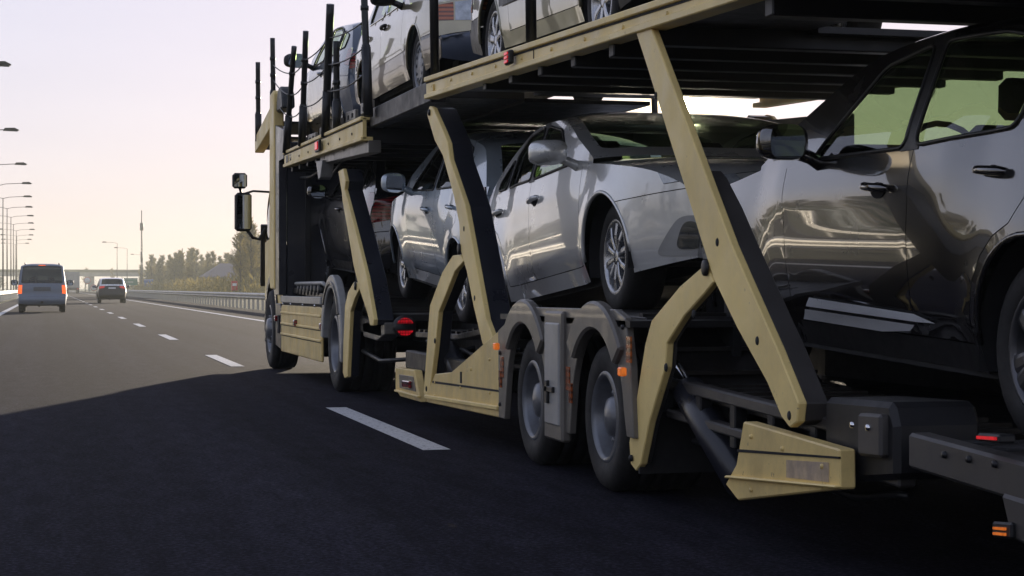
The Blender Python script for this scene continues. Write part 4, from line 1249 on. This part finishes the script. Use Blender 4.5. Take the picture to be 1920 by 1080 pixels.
# ------------------------------------------------------------------ cars
def kzs(sill, belt, H, low=.93, wide=.58, tum=.30, beltk=.955, rise=0):
    return [(0, low - .05), (sill, low), (sill + .12, low + .045), (wide, 1.0), (wide + .12, .995), (belt, beltk), (belt + .08, beltk - .02), (H, beltk - .02 - tum * (H - belt - .08)), (2.2, .5)]

SEDAN = dict(W=1.77, H=1.44, len=(2.26, -2.02), axles=(1.22, -1.36), r=.315, ra=.365, sill=.20, paint='silver_paint',
    kz=kzs(.2, .92, 1.44, tum=.40), plan=(1.05, -1.2), taper=(.34, .10),
    front=[(2.14, .20, .05), (2.24, .30, .10), (2.27, .46, .12), (2.24, .60, .12), (2.12, .705, .10), (1.85, .79, .07), (1.4, .87, .055), (.98, .93, .05)],
    roof=[(1.02, .93, .03), (.62, 1.13, .05), (.15, 1.32, .06), (-.2, 1.385, .07), (-.6, 1.405, .07), (-1.0, 1.365, .06), (-1.4, 1.23, .05), (-1.72, 1.08, .03)],
    rear=[(-1.66, 1.08, .04), (-1.84, 1.06, .07), (-1.98, 1.0, .12), (-2.02, .8, .15), (-2.05, .55, .16), (-2.03, .36, .14), (-1.95, .22, .08)],
    belt=[(1.1, .87), (.6, .90), (-1.0, .96), (-1.75, 1.0)], doors=(.80, -.32, -1.36), fbump=.60, rbump=.60, fbump_t=3.0, rbump_t=3.3, hood_t=3.9,
    windows=[[(.55, .93), (.12, 1.21), (-.30, 1.30), (-.30, .95)], [(-.37, .955), (-.37, 1.305), (-.72, 1.30), (-1.04, 1.22), (-1.04, .985)], [(-1.10, .99), (-1.10, 1.20), (-1.36, 1.06), (-1.36, 1.0)]],
    pillar=[(-.27, .9), (-.27, 1.36), (-.40, 1.36), (-.40, .9)], screens=(.35, 2.75, 4.9, 6.6), handles=[(-.18, .80), (-1.22, .83)], mirror=(.70, .90), wheel='ten', tw=.215,
    front_holes={'grille': ([(2.3, -.36), (3.6, -.42), (3.6, .42), (2.3, .36)], 'black_plastic'), 'headlight': ([(3.25, .62), (3.4, .995), (4.1, .995), (3.9, .62)], 'lamp_clear'), 'lower_intake': ([(.7, -.5), (1.7, -.5), (1.7, .5), (.7, .5)], 'black_plastic')},
    rear_holes={'tail_light': ([(2.1, .5), (2.1, .99), (3.05, .99), (3.05, .6)], 'tail_red'), 'number_plate': (rect(2.5, 3.2, -.3, .3), 'plate_white')},
    head_side=[(1.92, .64), (2.3, .64), (2.3, .82), (1.78, .84)], head_side_mat='lamp_clear', tail_side=[(-1.72, .80), (-2.1, .78), (-2.1, 1.0), (-1.86, 1.0)], tail_side_mat='tail_red',
    crease=[(.34, .028, .012, 0), (.74, .04, .007, -.03)], rub=None, step=.05,
    fpw=3.0,
    side_extra=[('fog_recess', roundp([(1.80, .27), (2.4, .22), (2.4, .44), (2.02, .46)], .06), 'pale_grey', .004), ('fog_lamp', roundp([(1.98, .29), (2.16, .28), (2.16, .42), (2.06, .43)], .05), 'lamp_smoke', .012)])

HATCH = dict(W=1.78, H=1.52, len=(2.16, -2.02), axles=(1.30, -1.28), r=.325, ra=.385, sill=.22, paint='black_paint',
    kz=[(0, .84), (.22, .89), (.34, .94), (.56, .985), (.74, 1.0), (.84, .992), (1.0, .955), (1.08, .935), (1.52, .75), (2.2, .5)], plan=(1.1, -1.2), taper=(.18, .11),
    front=[(2.02, .24, .10), (2.13, .36, .24), (2.16, .54, .28), (2.12, .72, .26), (1.98, .84, .16), (1.6, .95, .08), (1.2, 1.0, .06), (.95, 1.03, .05)],
    roof=[(1.0, 1.02, .03), (.6, 1.24, .05), (.15, 1.44, .06), (-.2, 1.51, .07), (-.7, 1.52, .07), (-1.3, 1.47, .06), (-1.62, 1.40, .06), (-1.84, 1.20, .06), (-1.95, 1.04, .05)],
    rear=[(-1.95, 1.05, .07), (-2.02, .95, .14), (-2.04, .75, .17), (-2.07, .55, .17), (-2.05, .38, .14), (-1.95, .25, .08)],
    belt=[(1.05, .95), (.5, .98), (-1.0, 1.03), (-1.95, 1.08)], doors=(.62, -.52, -1.30), fbump=.62, rbump=.62, fbump_t=3.0, rbump_t=2.4, hood_t=3.9,
    windows=[[(.36, 1.005), (-.08, 1.36), (-.45, 1.42), (-.47, 1.025)], [(-.55, 1.03), (-.53, 1.425), (-.95, 1.42), (-1.28, 1.36), (-1.22, 1.07)], [(-1.33, 1.09), (-1.38, 1.33), (-1.66, 1.22), (-1.62, 1.10)]],
    pillar=[(-.44, .95), (-.42, 1.45), (-.58, 1.45), (-.58, .95)], screens=(.35, 2.7, 5.9, 7.5), handles=[(-.30, .875), (-1.13, .92)], mirror=(.30, .985), wheel='five', tw=.225,
    front_holes={'grille': ([(2.4, -.42), (3.4, -.5), (3.4, .5), (2.4, .42)], 'black_plastic'), 'headlight': ([(2.95, .55), (3.2, .99), (4.0, .99), (3.8, .52)], 'lamp_clear'), 'lower_intake': ([(.7, -.55), (1.6, -.55), (1.6, .55), (.7, .55)], 'black_plastic')},
    rear_holes={'tail_light': ([(.35, .62), (.35, .99), (1.75, .99), (1.5, .62)], 'tail_red'), 'number_plate': (rect(1.4, 2.0, -.3, .3), 'plate_white')},
    head_side=[(1.75, .72), (2.2, .70), (2.2, .88), (1.62, .93)], head_side_mat='lamp_clear', tail_side=[(-1.70, .86), (-2.1, .80), (-2.1, 1.06), (-1.78, 1.06)], tail_side_mat='tail_red',
    crease=[(.36, .03, .014, 0), (.83, .05, .010, -.05)], frame_mat='black_paint', sill_mat='black_plastic', step=.055, seat_s=-.35, dash_s=.5)

def variant(base, **kw):
    d = dict(base); d.update(kw); return d

# lower deck, rear: black hatchback facing forward, near camera
car4, c4 = build_car('hatchback_car', 'glossy black hatchback at the rear of the lower deck, closest to the camera', variant(HATCH, side_extra=[('sill_sky_glint', [(.46, .385), (.40, .425), (-.55, .405), (-.70, .378), (-.55, .375)], 'sill_glint_white', .010), ('sill_sky_glint', [(.56, .325), (.48, .372), (-.52, .362), (-.45, .335), (-.2, .318)], 'sill_glint_white', .012)], axles=(1.30, -1.40), len=(2.16, -2.14), rim_mat='alloy_dark', rear=[(p[0] - .12, p[1], p[2]) for p in HATCH['rear']], roof=HATCH['roof'][:6] + [(p[0] - .12, p[1], p[2]) for p in HATCH['roof'][6:]]), (3.97, 6.73, .50), 0, math.degrees(math.atan2(.10, 2.58)))  # the two pale sill strips are a painted sky reflection
# lower deck, silver saloon facing the camera
car3, c3 = build_car('sedan_car', 'silver saloon on the lower deck above the trailer wheels, nose to the rear', variant(SEDAN, H=1.44), (3.885, 10.97, .755), 180, math.degrees(math.atan2(.19, 2.7)))
# compact blue-silver hatch, tail to the camera
MPV = variant(HATCH, paint='blue_silver_paint', frame_mat='blue_silver_paint', W=1.72, wheel='seven', r=.31, ra=.365,
    doors=(.66, -.45, -1.22), handles=[(-.22, .86), (-1.08, .90)], mirror=(.52, .985), mirror_size=(.11, .085),
    windows=[[(.50, 1.005), (-.02, 1.36), (-.38, 1.42), (-.40, 1.025)], [(-.48, 1.03), (-.46, 1.425), (-.95, 1.42), (-1.26, 1.36), (-1.18, 1.07)]], pillar=None,
    tail_side=[(-1.66, .80), (-2.1, .76), (-2.1, 1.12), (-1.82, 1.12)], sill_mat='silver_paint', rgw=.84)
car2, c2 = build_car('hatchback_car', 'blue silver hatchback on the lower deck, tail towards the silver saloon', MPV, (3.89, 15.05, .79), 0, math.degrees(math.atan2(.18, 2.58)))
EST = variant(HATCH, paint='charcoal_paint', frame_mat='charcoal_paint', W=1.74, wheel='seven', handles=[(-.3, .875), (-1.15, .92)],
    tail_side=[(-1.60, .78), (-2.1, .74), (-2.1, 1.04), (-1.72, 1.04)], rear_holes={'tail_light': ([(.35, .55), (.35, .99), (2.0, .99), (1.8, .55)], 'tail_red'), 'number_plate': (rect(1.4, 2.0, -.3, .3), 'plate_white')})
car1, c1 = build_car('hatchback_car', 'dark hatchback with red tail lamp right behind the cab on the lower deck', EST, (3.88, 19.68, .965), 0, 2.2)
# upper deck
NAVY = variant(HATCH, paint='navy_paint', frame_mat='navy_paint', W=1.70, H=1.42, wheel='five', r=.30, ra=.35, rbump_mat='bumper_blue', mirror_mat='black_plastic', glass='car_glass',
    roof=[(1.0, 1.0, .03), (.6, 1.18, .05), (.15, 1.34, .06), (-.2, 1.40, .07), (-.7, 1.42, .07), (-1.3, 1.38, .06), (-1.66, 1.33, .06), (-1.86, 1.16, .06), (-1.95, 1.02, .05)],
    belt=[(1.05, .93), (.5, .95), (-1.0, .99), (-1.95, 1.03)],
    windows=[[(.42, .975), (-.05, 1.28), (-.42, 1.33), (-.44, .995)], [(-.52, 1.0), (-.50, 1.335), (-.95, 1.33), (-1.22, 1.28), (-1.16, 1.03)], [(-1.30, 1.04), (-1.33, 1.26), (-1.66, 1.18), (-1.62, 1.05)]],
    pillar=None, handles=[(-.3, .85), (-1.1, .88)], mirror=(.40, .96), mirror_size=(.15, .085))
car5, c5 = build_car('hatchback_car', 'dark blue hatchback at the front of the upper deck, tail to the rear', NAVY, (3.86, 21.05, 2.60), 0, 2.6)
BOX = dict(W=1.70, H=1.40, len=(2.18, -2.15), axles=(1.28, -1.32), r=.305, ra=.345, sill=.22, paint='champagne_paint', flare=.006,
    kz=[(0, .90), (.22, .94), (.34, .985), (.55, 1.0), (.80, .985), (.90, .95), (.98, .93), (1.40, .79), (2.2, .5)], plan=(1.3, -1.4), taper=(.08, .07),
    front=[(2.12, .24, .06), (2.20, .34, .09), (2.21, .50, .10), (2.08, .53, .09), (2.07, .60, .09), (2.04, .76, .10), (1.95, .82, .08), (1.5, .87, .05), (.92, .92, .04)],
    roof=[(.95, .91, .03), (.65, 1.08, .04), (.22, 1.32, .05), (-.02, 1.385, .06), (-.5, 1.40, .06), (-1.0, 1.37, .05), (-1.25, 1.24, .04), (-1.5, 1.0, .03)],
    rear=[(-1.45, .99, .04), (-1.8, .97, .05), (-2.05, .94, .08), (-2.12, .8, .10), (-2.11, .58, .10), (-2.2, .52, .10), (-2.19, .34, .09), (-2.1, .25, .06)],
    belt=[(1.0, .88), (-1.5, .93)], doors=(.72, -.32, -1.30), fbump=.50, rbump=.55, fbump_t=2.95, rbump_t=3.95, hood_t=5.7,
    windows=[[(.62, .93), (.20, 1.24), (-.26, 1.30), (-.26, .94)], [(-.34, .94), (-.34, 1.30), (-.86, 1.29), (-1.12, 1.17), (-1.20, .96)]],
    pillar=None, screens=(.35, 2.7, 4.9, 6.6), rgw=.86, handles=[(-.16, .81), (-1.12, .82)], mirror=(.56, .90), mirror_mat='black_plastic', handle_mat='black_plastic', wheel='disc', tw=.185, rim_mat='truck_rim',
    fbump_mat='bumper_blue', rbump_mat='bumper_blue', seal_mat='chrome',
    front_holes={'grille': ([(4.1, -.36), (5.2, -.36), (5.2, .36), (4.1, .36)], 'black_plastic'), 'headlight': ([(4.0, .40), (4.0, .80), (5.25, .80), (5.25, .40)], 'lamp_clear'), 'turn_signal': ([(4.0, .815), (4.0, .99), (5.25, .99), (5.25, .815)], 'lamp_amber')},
    rear_holes={'tail_light': ([(2.1, .5), (2.1, .99), (3.85, .99), (3.85, .5)], 'tail_red'), 'number_plate': (rect(2.6, 3.4, -.28, .28), 'plate_white')},
    head_side=[(1.90, .56), (2.3, .56), (2.3, .78), (1.93, .78)], head_side_mat='lamp_amber', tail_side=[(-1.98, .60), (-2.3, .60), (-2.3, .90), (-2.0, .90)], tail_side_mat='tail_red',
    cladding=[(-3, .0), (-3, .47), (3, .47), (3, .0)], clad_mat='brown_cladding', rub=[(-.97, .47), (-.97, .53), (.92, .53), (.92, .47)], rub_mat='champagne_paint', step=.06)
car6, c6 = build_car('sedan_car', 'boxy champagne saloon on the upper deck, square headlight facing the rear', BOX, (3.84, 16.45, 2.585), 180, -.5)
OLD = variant(BOX, paint='olive_silver_paint', fbump_mat='black_plastic', rbump_mat='black_plastic', cladding=None, rub=[(-.97, .50), (-.97, .56), (.92, .56), (.92, .50)], rub_mat='black_plastic', wheel='seven', rim_mat='alloy')
car7, c7 = build_car('sedan_car', 'olive silver saloon on the trailer upper deck, cut off by the frame', OLD, (3.85, 11.22, uz(11.22) - .02), 0, 2.6)
# other traffic
VAN = dict(W=1.90, H=1.96, len=(2.4, -2.42), axles=(1.5, -1.5), r=.33, ra=.39, sill=.28, paint='van_paint',
    kz=[(0, .92), (.28, .95), (.5, .99), (.75, 1.0), (1.05, .985), (1.2, .96), (1.95, .84), (2.2, .7)], plan=(1.3, -2.0), taper=(.15, .04),
    front=[(2.3, .28, .1), (2.42, .4, .2), (2.42, .6, .22), (2.35, .85, .2), (2.2, 1.0, .1), (1.6, 1.15, .06), (1.45, 1.18, .05)],
    roof=[(1.5, 1.17, .03), (1.0, 1.6, .05), (.6, 1.86, .06), (.2, 1.94, .08), (-.8, 1.96, .09), (-1.9, 1.94, .09), (-2.22, 1.89, .08), (-2.30, 1.6, .07), (-2.40, 1.12, .06)],
    rear=[(-2.40, 1.13, .06), (-2.43, .95, .07), (-2.44, .70, .08), (-2.50, .58, .10), (-2.49, .42, .09), (-2.42, .32, .06)],
    belt=[(1.5, 1.1), (-2.4, 1.15)], doors=(1.0, -.1, -1.1), fbump=.6, rbump=.6, fbump_t=3.0, rbump_t=2.5, hood_t=3.9,
    windows=[[(1.0, 1.2), (.6, 1.65), (.0, 1.74), (.0, 1.2)], [(-.08, 1.2), (-.08, 1.74), (-1.0, 1.74), (-1.0, 1.2)], [(-1.08, 1.2), (-1.08, 1.74), (-2.1, 1.70), (-2.15, 1.2)]],
    pillar=None, screens=(.3, 1.8, 6.15, 7.9), rgw=.90, glass='dark_glass', handles=[(.1, 1.0), (-.3, 1.0)], mirror=(.95, 1.12), mirror_mat='black_plastic', mirror_size=(.14, .12), wheel='seven',
    front_holes={'headlight': ([(2.3, .6), (2.3, .99), (3.6, .99), (3.6, .6)], 'lamp_clear')},
    rear_holes={'tail_light': ([(.15, .84), (.15, .99), (1.75, .99), (1.75, .84)], 'orange_lit'), 'number_plate': (rect(.62, 1.35, -.36, .36), 'plate_dark')},
    tail_side=[(-2.28, .74), (-2.5, .74), (-2.5, 1.08), (-2.30, 1.08)], tail_side_mat='orange_lit', step=.09, rbump_mat='van_paint')
van, cv_ = build_car('van', 'blue grey van with lit brake lights in the left lane', VAN, (-.33, 76.8, 0), 0, 0, cat='van')
mb = MB(); cv_.strip(mb, cv_.roof, [rect(6.0, 6.14, -.16, .16)], off=.012); mb.v = [tuple(p) for p in mb.v]
van['_local'] = 1
mb.build('brake_light', 'orange_lit', van)
MB().tube([(-.66, 1.0, 1.93), (-.66, .8, 1.98), (-.66, -1.8, 1.98), (-.66, -2.0, 1.92)], .022, 6).build('roof_rail', 'black_plastic', van)
MB().tube([(.66, 1.0, 1.93), (.66, .8, 1.98), (.66, -1.8, 1.98), (.66, -2.0, 1.92)], .022, 6).build('roof_rail', 'black_plastic', van)
MB().box(-.05, .05, -2.62, -2.45, .38, .46).build('tow_hitch', 'black_plastic', van, .01)
del van['_local']
SUVS = variant(HATCH, paint='far_black_paint', frame_mat='far_black_paint', W=1.85, H=1.66, r=.36, ra=.41, step=.09, glass='dark_glass', mirror_mat='black_plastic',
    roof=[(1.0, 1.08, .03), (.6, 1.32, .05), (.15, 1.56, .06), (-.2, 1.64, .07), (-.7, 1.66, .07), (-1.3, 1.62, .07), (-1.75, 1.56, .06), (-1.95, 1.32, .06), (-2.02, 1.12, .05)],
    rear=[(-2.02, 1.13, .07), (-2.07, .98, .12), (-2.09, .78, .14), (-2.13, .58, .15), (-2.11, .42, .13), (-2.0, .30, .08)],
    kz=kzs(.26, 1.08, 1.66, tum=.36, wide=.7), sill=.26,
    rear_holes={'tail_light': ([(.1, .58), (.1, .99), (1.2, .99), (.9, .60)], 'red_dim'), 'number_plate': (rect(.75, 1.25, -.28, .28), 'plate_white')}, roof_mat='silver_paint')
suv, cs_ = build_car('suv_car', 'dark SUV driving ahead in the right lane', SUVS, (3.85, 122, 0), 0, 0)

# ------------------------------------------------------------------ far lorry, bridge, signs, masts
L = empty('lorry', (3.9, 345, 0), 'grey box lorry far ahead under the bridge', 'lorry')
MB().box(2.62, 5.18, 345, 358, 1.0, 3.95).build('cargo_box', 'trailer_tarp', L, .03)
MB().box(2.72, 5.08, 344.94, 345, 1.1, 3.85).build('rear_door', 'pale_grey', L, .01)
for x in (3.1, 3.88, 4.7): MB().box(x - .02, x + .02, 344.9, 344.95, 1.1, 3.85).build('door_bar', 'galvanised', L)
MB().box(2.7, 5.1, 345.0, 345.2, .55, .95).build('bumper_beam', 'dark_steel', L)
for x in (2.95, 4.85):
    for y in (346.5, 348): MB().lathe([(0, -.3), (.5, -.3), (.5, .3), (0, .3)], x, y, .5, 16).build('wheel', 'rubber', L)
    MB().box(x - .15, x + .15, 344.95, 345.0, .75, .9).build('tail_lamp', 'red_dim', L)
MB().box(2.7, 5.1, 358.3, 361, .6, 3.5).build('cab', 'sign_blue', L, .1)

br = empty('bridge', (0, 640, 0), 'concrete road bridge crossing the motorway in the distance', 'bridge')
MB().box(-90, 130, 634, 646, 5.0, 6.4).build('bridge_deck', 'concrete', br)
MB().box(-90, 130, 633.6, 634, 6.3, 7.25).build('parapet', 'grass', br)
MB().box(-90, 130, 646, 646.4, 6.3, 7.25).build('parapet', 'concrete', br)
for x in (-24.5, -5.3, 13.5, 34, 60):
    MB().box(x - 1, x + 1, 637, 643, -.1, 5.0).build('pier', 'concrete', br, .1)
for s in (-1, 1):
    MB().prism_axis([(52 * s + 10, -.1), (130 * s, -.1), (130 * s, 5.0), (76 * s + 10, 5.0)], 628, 652, 1).build('embankment', 'grass', br)
def sign(name, label, cat, x, y, z0, z1, w, m, round_=False, border=None):
    r = empty(name, (x, y, 0), label, cat)
    zc = (z0 + z1) / 2
    if round_:
        MB().lathe([(0, 0), (w / 2, 0), (w / 2, .06), (0, .06)], x, y, zc, 20, axis='y').build('sign_face', m, r)
        MB().lathe([(w / 2 - .12, -.01), (w / 2 + .02, -.01), (w / 2 + .02, .02), (w / 2 - .12, .02)], x, y, zc, 20, axis='y').build('sign_border', 'sign_red', r)
    else:
        f = MB().box(x - w / 2, x + w / 2, y, y + .1, z0, z1).build('sign_face', m, r)
        MB().box(x - w / 2 + .1, x + w / 2 - .1, y - .012, y, z1 - .22, z1 - .14).build('sign_line', 'sign_white', f)
        MB().box(x - w * .3, x + w * .3, y - .012, y, zc - .14, zc - .02).build('sign_line', 'sign_white', f)
    for dx in ((-w * .3, w * .3) if w > 1.5 else (0,)):
        MB().tube([(x + dx, y + .12, -.06), (x + dx, y + .12, z1)], .07, 8).build('sign_post', 'galvanised', r)
sign('direction_sign', 'green motorway direction sign right of the dark SUV', 'sign', 17.0, 430, 1.6, 3.3, 5.2, 'sign_green')
sign('direction_sign', 'small grey sign beside the green direction sign', 'sign', 13.2, 430, 1.6, 3.1, 1.6, 'sign_grey')
sign('information_sign', 'blue square sign by the right guard rail', 'sign', 21.6, 420, 1.2, 3.0, 2.2, 'sign_blue')
sign('speed_sign', 'round white sign with red rim beside the lorry', 'sign', 8.6, 452, 2.0, 3.6, 1.7, 'sign_white', True)
sign('speed_sign', 'round white sign with red rim, lower and nearer the SUV', 'sign', 9.9, 440, .3, 1.8, 1.5, 'sign_white', True)
mk = empty('marker_box', (19.5, 200, 0), 'small red roadside box behind the right guard rail', 'marker')
MB().box(19.2, 19.85, 200, 200.5, .7, 1.75).build('box', 'sign_red', mk, .03)
MB().box(19.3, 19.75, 199.99, 200.0, 1.2, 1.5).build('box_panel', 'sign_white', mk)
MB().tube([(19.5, 200.2, -.06), (19.5, 200.2, .8)], .06).build('box_post', 'galvanised', mk)
def mast(label, x, y, h, w):
    r = empty('radio_mast', (x, y, 0), label, 'mast')
    for k in range(3):
        a = 2 * math.pi * k / 3
        MB().tube([(x + w * math.cos(a), y + w * math.sin(a), 0), (x + w * .3 * math.cos(a), y + w * .3 * math.sin(a), h * .86)], .09, 5).build('mast_leg', 'lamp_pole', r)
    m = MB()
    n = 22
    for i in range(n):
        z0 = h * .86 * i / n; z1 = h * .86 * (i + 1) / n
        for k in range(3):
            a = 2 * math.pi * k / 3; b = 2 * math.pi * (k + 1) / 3
            q0 = w * (1 - .7 * i / n); q1 = w * (1 - .7 * (i + 1) / n)
            m.tube([(x + q0 * math.cos(a), y + q0 * math.sin(a), z0), (x + q1 * math.cos(b), y + q1 * math.sin(b), z1)], .05, 4)
    m.build('lattice', 'lamp_pole', r)
    MB().tube([(x, y, h * .84), (x, y, h)], .12, 6).build('antenna', 'lamp_pole', r)
    for zz in (.80, .45, .41):
        MB().lathe([(0, -.9), (.28 if zz < .7 else .42, -.9), (.28 if zz < .7 else .42, .9), (0, .9)], x, y - .3, h * zz, 10, axis='z').build('dish', 'lamp_pole', r)
mast('tall lattice radio mast rising behind the dark SUV', 21.4, 449, 19.8, .35)
mast('shorter lattice mast above the trees near the truck cab', 30.3, 437, 10.4, .45)
hs = empty('house', (35, 372, 0), 'low house with a grey hipped roof behind the trees', 'house')
MB().box(30.5, 39.5, 368, 378, 0, 3.2).build('wall', 'concrete', hs)
MB().add([(29.5, 367, 3.2), (40.5, 367, 3.2), (40.5, 379, 3.2), (29.5, 379, 3.2), (33.5, 373, 6.0), (36.5, 373, 6.0)], [(0, 1, 5, 4), (1, 2, 5), (2, 3, 4, 5), (3, 0, 4), (0, 3, 2, 1)]).build('roof', 'roof_tile', hs)
for x in (32, 35, 38): MB().box(x - .7, x + .7, 367.9, 368, 1.0, 2.4).build('window', 'dark_glass', hs)

# ------------------------------------------------------------------ lamp posts
def lamp_mesh(h, arms):
    p = MB().tube([(0, 0, 0), (0, 0, h * .5), (0, 0, h)], [.09, .07, .045], 8)
    p.lathe([(.2, 0), (.2, .25), (.14, .3)], 0, 0, 0, 10, axis='z')
    pm_ = p.mesh('pole', 'lamp_pole')
    a = MB(); hd = []
    for s in arms:
        a.tube([(0, 0, h - .05), (s * .6, 0, h + .10), (s * 2.0, 0, h + .18)], .03, 6)
        hd.append(MB().prism_axis([(s * 1.95, h + .12), (s * 2.05, h + .28), (s * 2.6, h + .30), (s * 2.85, h + .18), (s * 2.75, h + .10)], -.18, .18, 1).mesh('lamp_head', 'black_plastic'))
    return pm_, a.mesh('lamp_arm', 'lamp_pole'), hd
dl = lamp_mesh(10.1, (1, -1))
names = ['nearest', 'second nearest', 'third nearest', 'fourth nearest', 'fifth nearest', 'sixth nearest', 'seventh nearest', 'eighth nearest', 'ninth nearest', 'tenth nearest', 'eleventh nearest', 'farthest']
LP = [(-4.43, 77.8), (-4.64, 109.9), (-4.55, 140), (-4.45, 165.7), (-4.65, 189.6), (-4.8, 214), (-4.91, 240), (-5.12, 267), (-5.25, 296), (-5.7, 327), (-6.3, 357), (-7.1, 388)]
for i in range(12):
    r = empty('street_lamp', (*LP[i], -.06), names[i] + ' double armed lamp post in the median on the left', 'lamp post', 'median lamp posts')
    link('pole', dl[0], r); link('lamp_arm', dl[1], r)
    for hm in dl[2]: link('lamp_head', hm, r)
sl_ = lamp_mesh(9.6, (-1,))
for i, (x, y, t) in enumerate(((12.3, 354, 'lamp post standing just above the dark SUV roof'), (16.1, 402, 'lamp post right of the one above the SUV'), (22.9, 480, 'farthest lamp post on the right, left of the radio mast'))):
    r = empty('street_lamp', (x, y, -.06), t, 'lamp post', 'right side lamp posts')
    link('pole', sl_[0], r); link('lamp_arm', sl_[1], r); link('lamp_head', sl_[2][0], r)

# ------------------------------------------------------------------ trees
def tree_meshes(seed, h, spread, up, n1, tw, matc, leaf=.0):
    rnd = random.Random(seed)
    t = MB(); c = MB()
    top = Vector((rnd.uniform(-.3, .3), rnd.uniform(-.3, .3), h * .93))
    t.tube([(0, 0, -.2), top * .35 + Vector((.08, 0, 0)), top * .7, top], [h * .017, h * .012, h * .007, .015], 6)
    for i in range(n1):
        f = rnd.uniform(.18, .95)
        b = top * f
        a = rnd.uniform(0, 6.283)
        ln = spread * h * (1.05 - f) ** .7 * rnd.uniform(.6, 1.1) + .25
        d = Vector((math.cos(a), math.sin(a), up * rnd.uniform(.6, 1.4))).normalized()
        e = b + d * ln; m_ = b + d * ln * .5 + Vector((0, 0, -.04 * ln))
        t.tube([b, m_, e], [h * .005, h * .0035, .008], 4, False)
        for j in range(tw):
            g = rnd.uniform(.25, 1.05)
            p = b + (e - b) * g
            a2 = rnd.uniform(0, 6.283)
            q = p + (d * .5 + Vector((math.cos(a2), math.sin(a2), rnd.uniform(-.2, .9))) * .6).normalized() * rnd.uniform(.35, .95) * h * .085
            w = Vector((rnd.uniform(-1, 1), rnd.uniform(-1, 1), rnd.uniform(-1, 1))).normalized() * (.018 + leaf) * rnd.uniform(.6, 1.4)
            k = p.lerp(q, .55)
            c.add([p, k + w, q, k - w], [(0, 1, 2, 3)])
    return t.mesh('trunk', 'bark'), c.mesh('crown', matc)
TREES = [tree_meshes(11, 9.5, .26, 1.3, 46, 34, 'twigs', .03), tree_meshes(23, 8.0, .34, .9, 60, 44, 'twigs', .03), tree_meshes(5, 11, .20, 1.7, 56, 42, 'twigs', .028), tree_meshes(8, 7.5, .30, .35, 60, 36, 'evergreen', .06)]
rnd = random.Random(99)
def plant(kind, x, y, s, label, group):
    r = empty('tree', (x, y, -.06), label, 'tree', group)
    r.scale = (s, s, s); r.rotation_euler = (0, 0, rnd.uniform(0, 6.28))
    link('trunk', TREES[kind][0], r); link('crown', TREES[kind][1], r)
# right side wood: from the bridge towards the truck
for i in range(130):
    y = rnd.uniform(215, 560)
    x = 21 + rnd.uniform(0, 16) + (y - 215) * .012
    if .074 < x / y < .110 and y < 372:
        y += 150; x = y * rnd.uniform(.074, .115)
    k = rnd.choice((0, 1, 2, 1, 2, 3 if y > 400 else 0))
    s = rnd.uniform(.64, .86) * (1.0 if y < 372 else 1.1)
    plant(k, x, y, s, 'bare yellow green tree of the roadside wood beyond the right guard rail', 'trees of the right side wood')
for i in range(14):
    y = 205 + i * 6 + rnd.uniform(-3, 3)
    plant(rnd.choice((0, 2)), y * rnd.uniform(.098, .116), y, rnd.uniform(.72, .90), 'slender bare birch standing right beside the truck cab', 'birches by the cab')
for i in range(30):
    plant(rnd.choice((0, 1, 2, 3)), -70 + i * 7.5 + rnd.uniform(-3, 3), 560 + rnd.uniform(30, 120), rnd.uniform(.7, .95), 'small hazy tree behind the distant bridge', 'trees behind the bridge')
# left side wood, mirrored in the car doors
for i in range(70):
    plant(rnd.choice((0, 1, 2, 1, 3)), -34 - rnd.uniform(0, 20), -60 + i * 4.0 + rnd.uniform(-2, 2), rnd.uniform(.7, 1.1), 'tree of the wood left of the motorway, mirrored in the car doors', 'trees of the left side wood')
# thickets that read as one mass
def thicket(name, label, cells, matn, seed):
    rn = random.Random(seed); c = MB()
    for (x, y, rx, ry, h, n) in cells:
        for i in range(n):
            a = rn.uniform(0, 6.283); q = math.sqrt(rn.random())
            p = Vector((x + rx * q * math.cos(a), y + ry * q * math.sin(a), 0))
            z = h * (1 - q * q * .5) * rn.random()
            p.z = z
            d = Vector((rn.uniform(-1, 1), rn.uniform(-1, 1), rn.uniform(.2, 1.3))).normalized() * rn.uniform(.5, 1.3)
            w = Vector((rn.uniform(-1, 1), rn.uniform(-1, 1), 0)).normalized() * rn.uniform(.05, .13)
            c.add([p, p + d * .5 + w, p + d, p + d * .5 - w], [(0, 1, 2, 3)])
    return tag(c.build(name, matn), label, 'thicket', kind='stuff')
thicket('undergrowth', 'yellow green undergrowth below the wood on the right', [(23 + dx, y, 4, 8, 2.4, 240) for y in range(190, 520, 13) for dx in (0, 8)], 'twigs', 3)
thicket('undergrowth', 'brush below the wood left of the motorway', [(-33, y, 4, 6, 3.2, 170) for y in range(-60, 220, 10)], 'evergreen', 4)
thicket('undergrowth', 'dry brush on the verge far behind the bridge', [(x, 650, 8, 6, 5.0, 200) for x in range(-60, 120, 14)], 'twigs', 5)

# ------------------------------------------------------------------ the sun's disc and the hazy air
HAZE = 0.0006
if HAZE:
    hm = bpy.data.materials.new('haze_air'); hm.use_nodes = True
    hn = hm.node_tree.nodes; hn.clear()
    ho = hn.new('ShaderNodeOutputMaterial'); pv = hn.new('ShaderNodeVolumePrincipled')
    pv.inputs['Color'].default_value = (.86, .90, .84, 1)
    pv.inputs['Density'].default_value = HAZE
    pv.inputs['Anisotropy'].default_value = 0.2
    hm.node_tree.links.new(pv.outputs[0], ho.inputs['Volume'])
    MATS['haze_air'] = hm
    hz = MB().box(-1510, 1510, -610, 2610, -1.2, 21.5).build('haze', 'haze_air')
    tag(hz, kind='stuff')
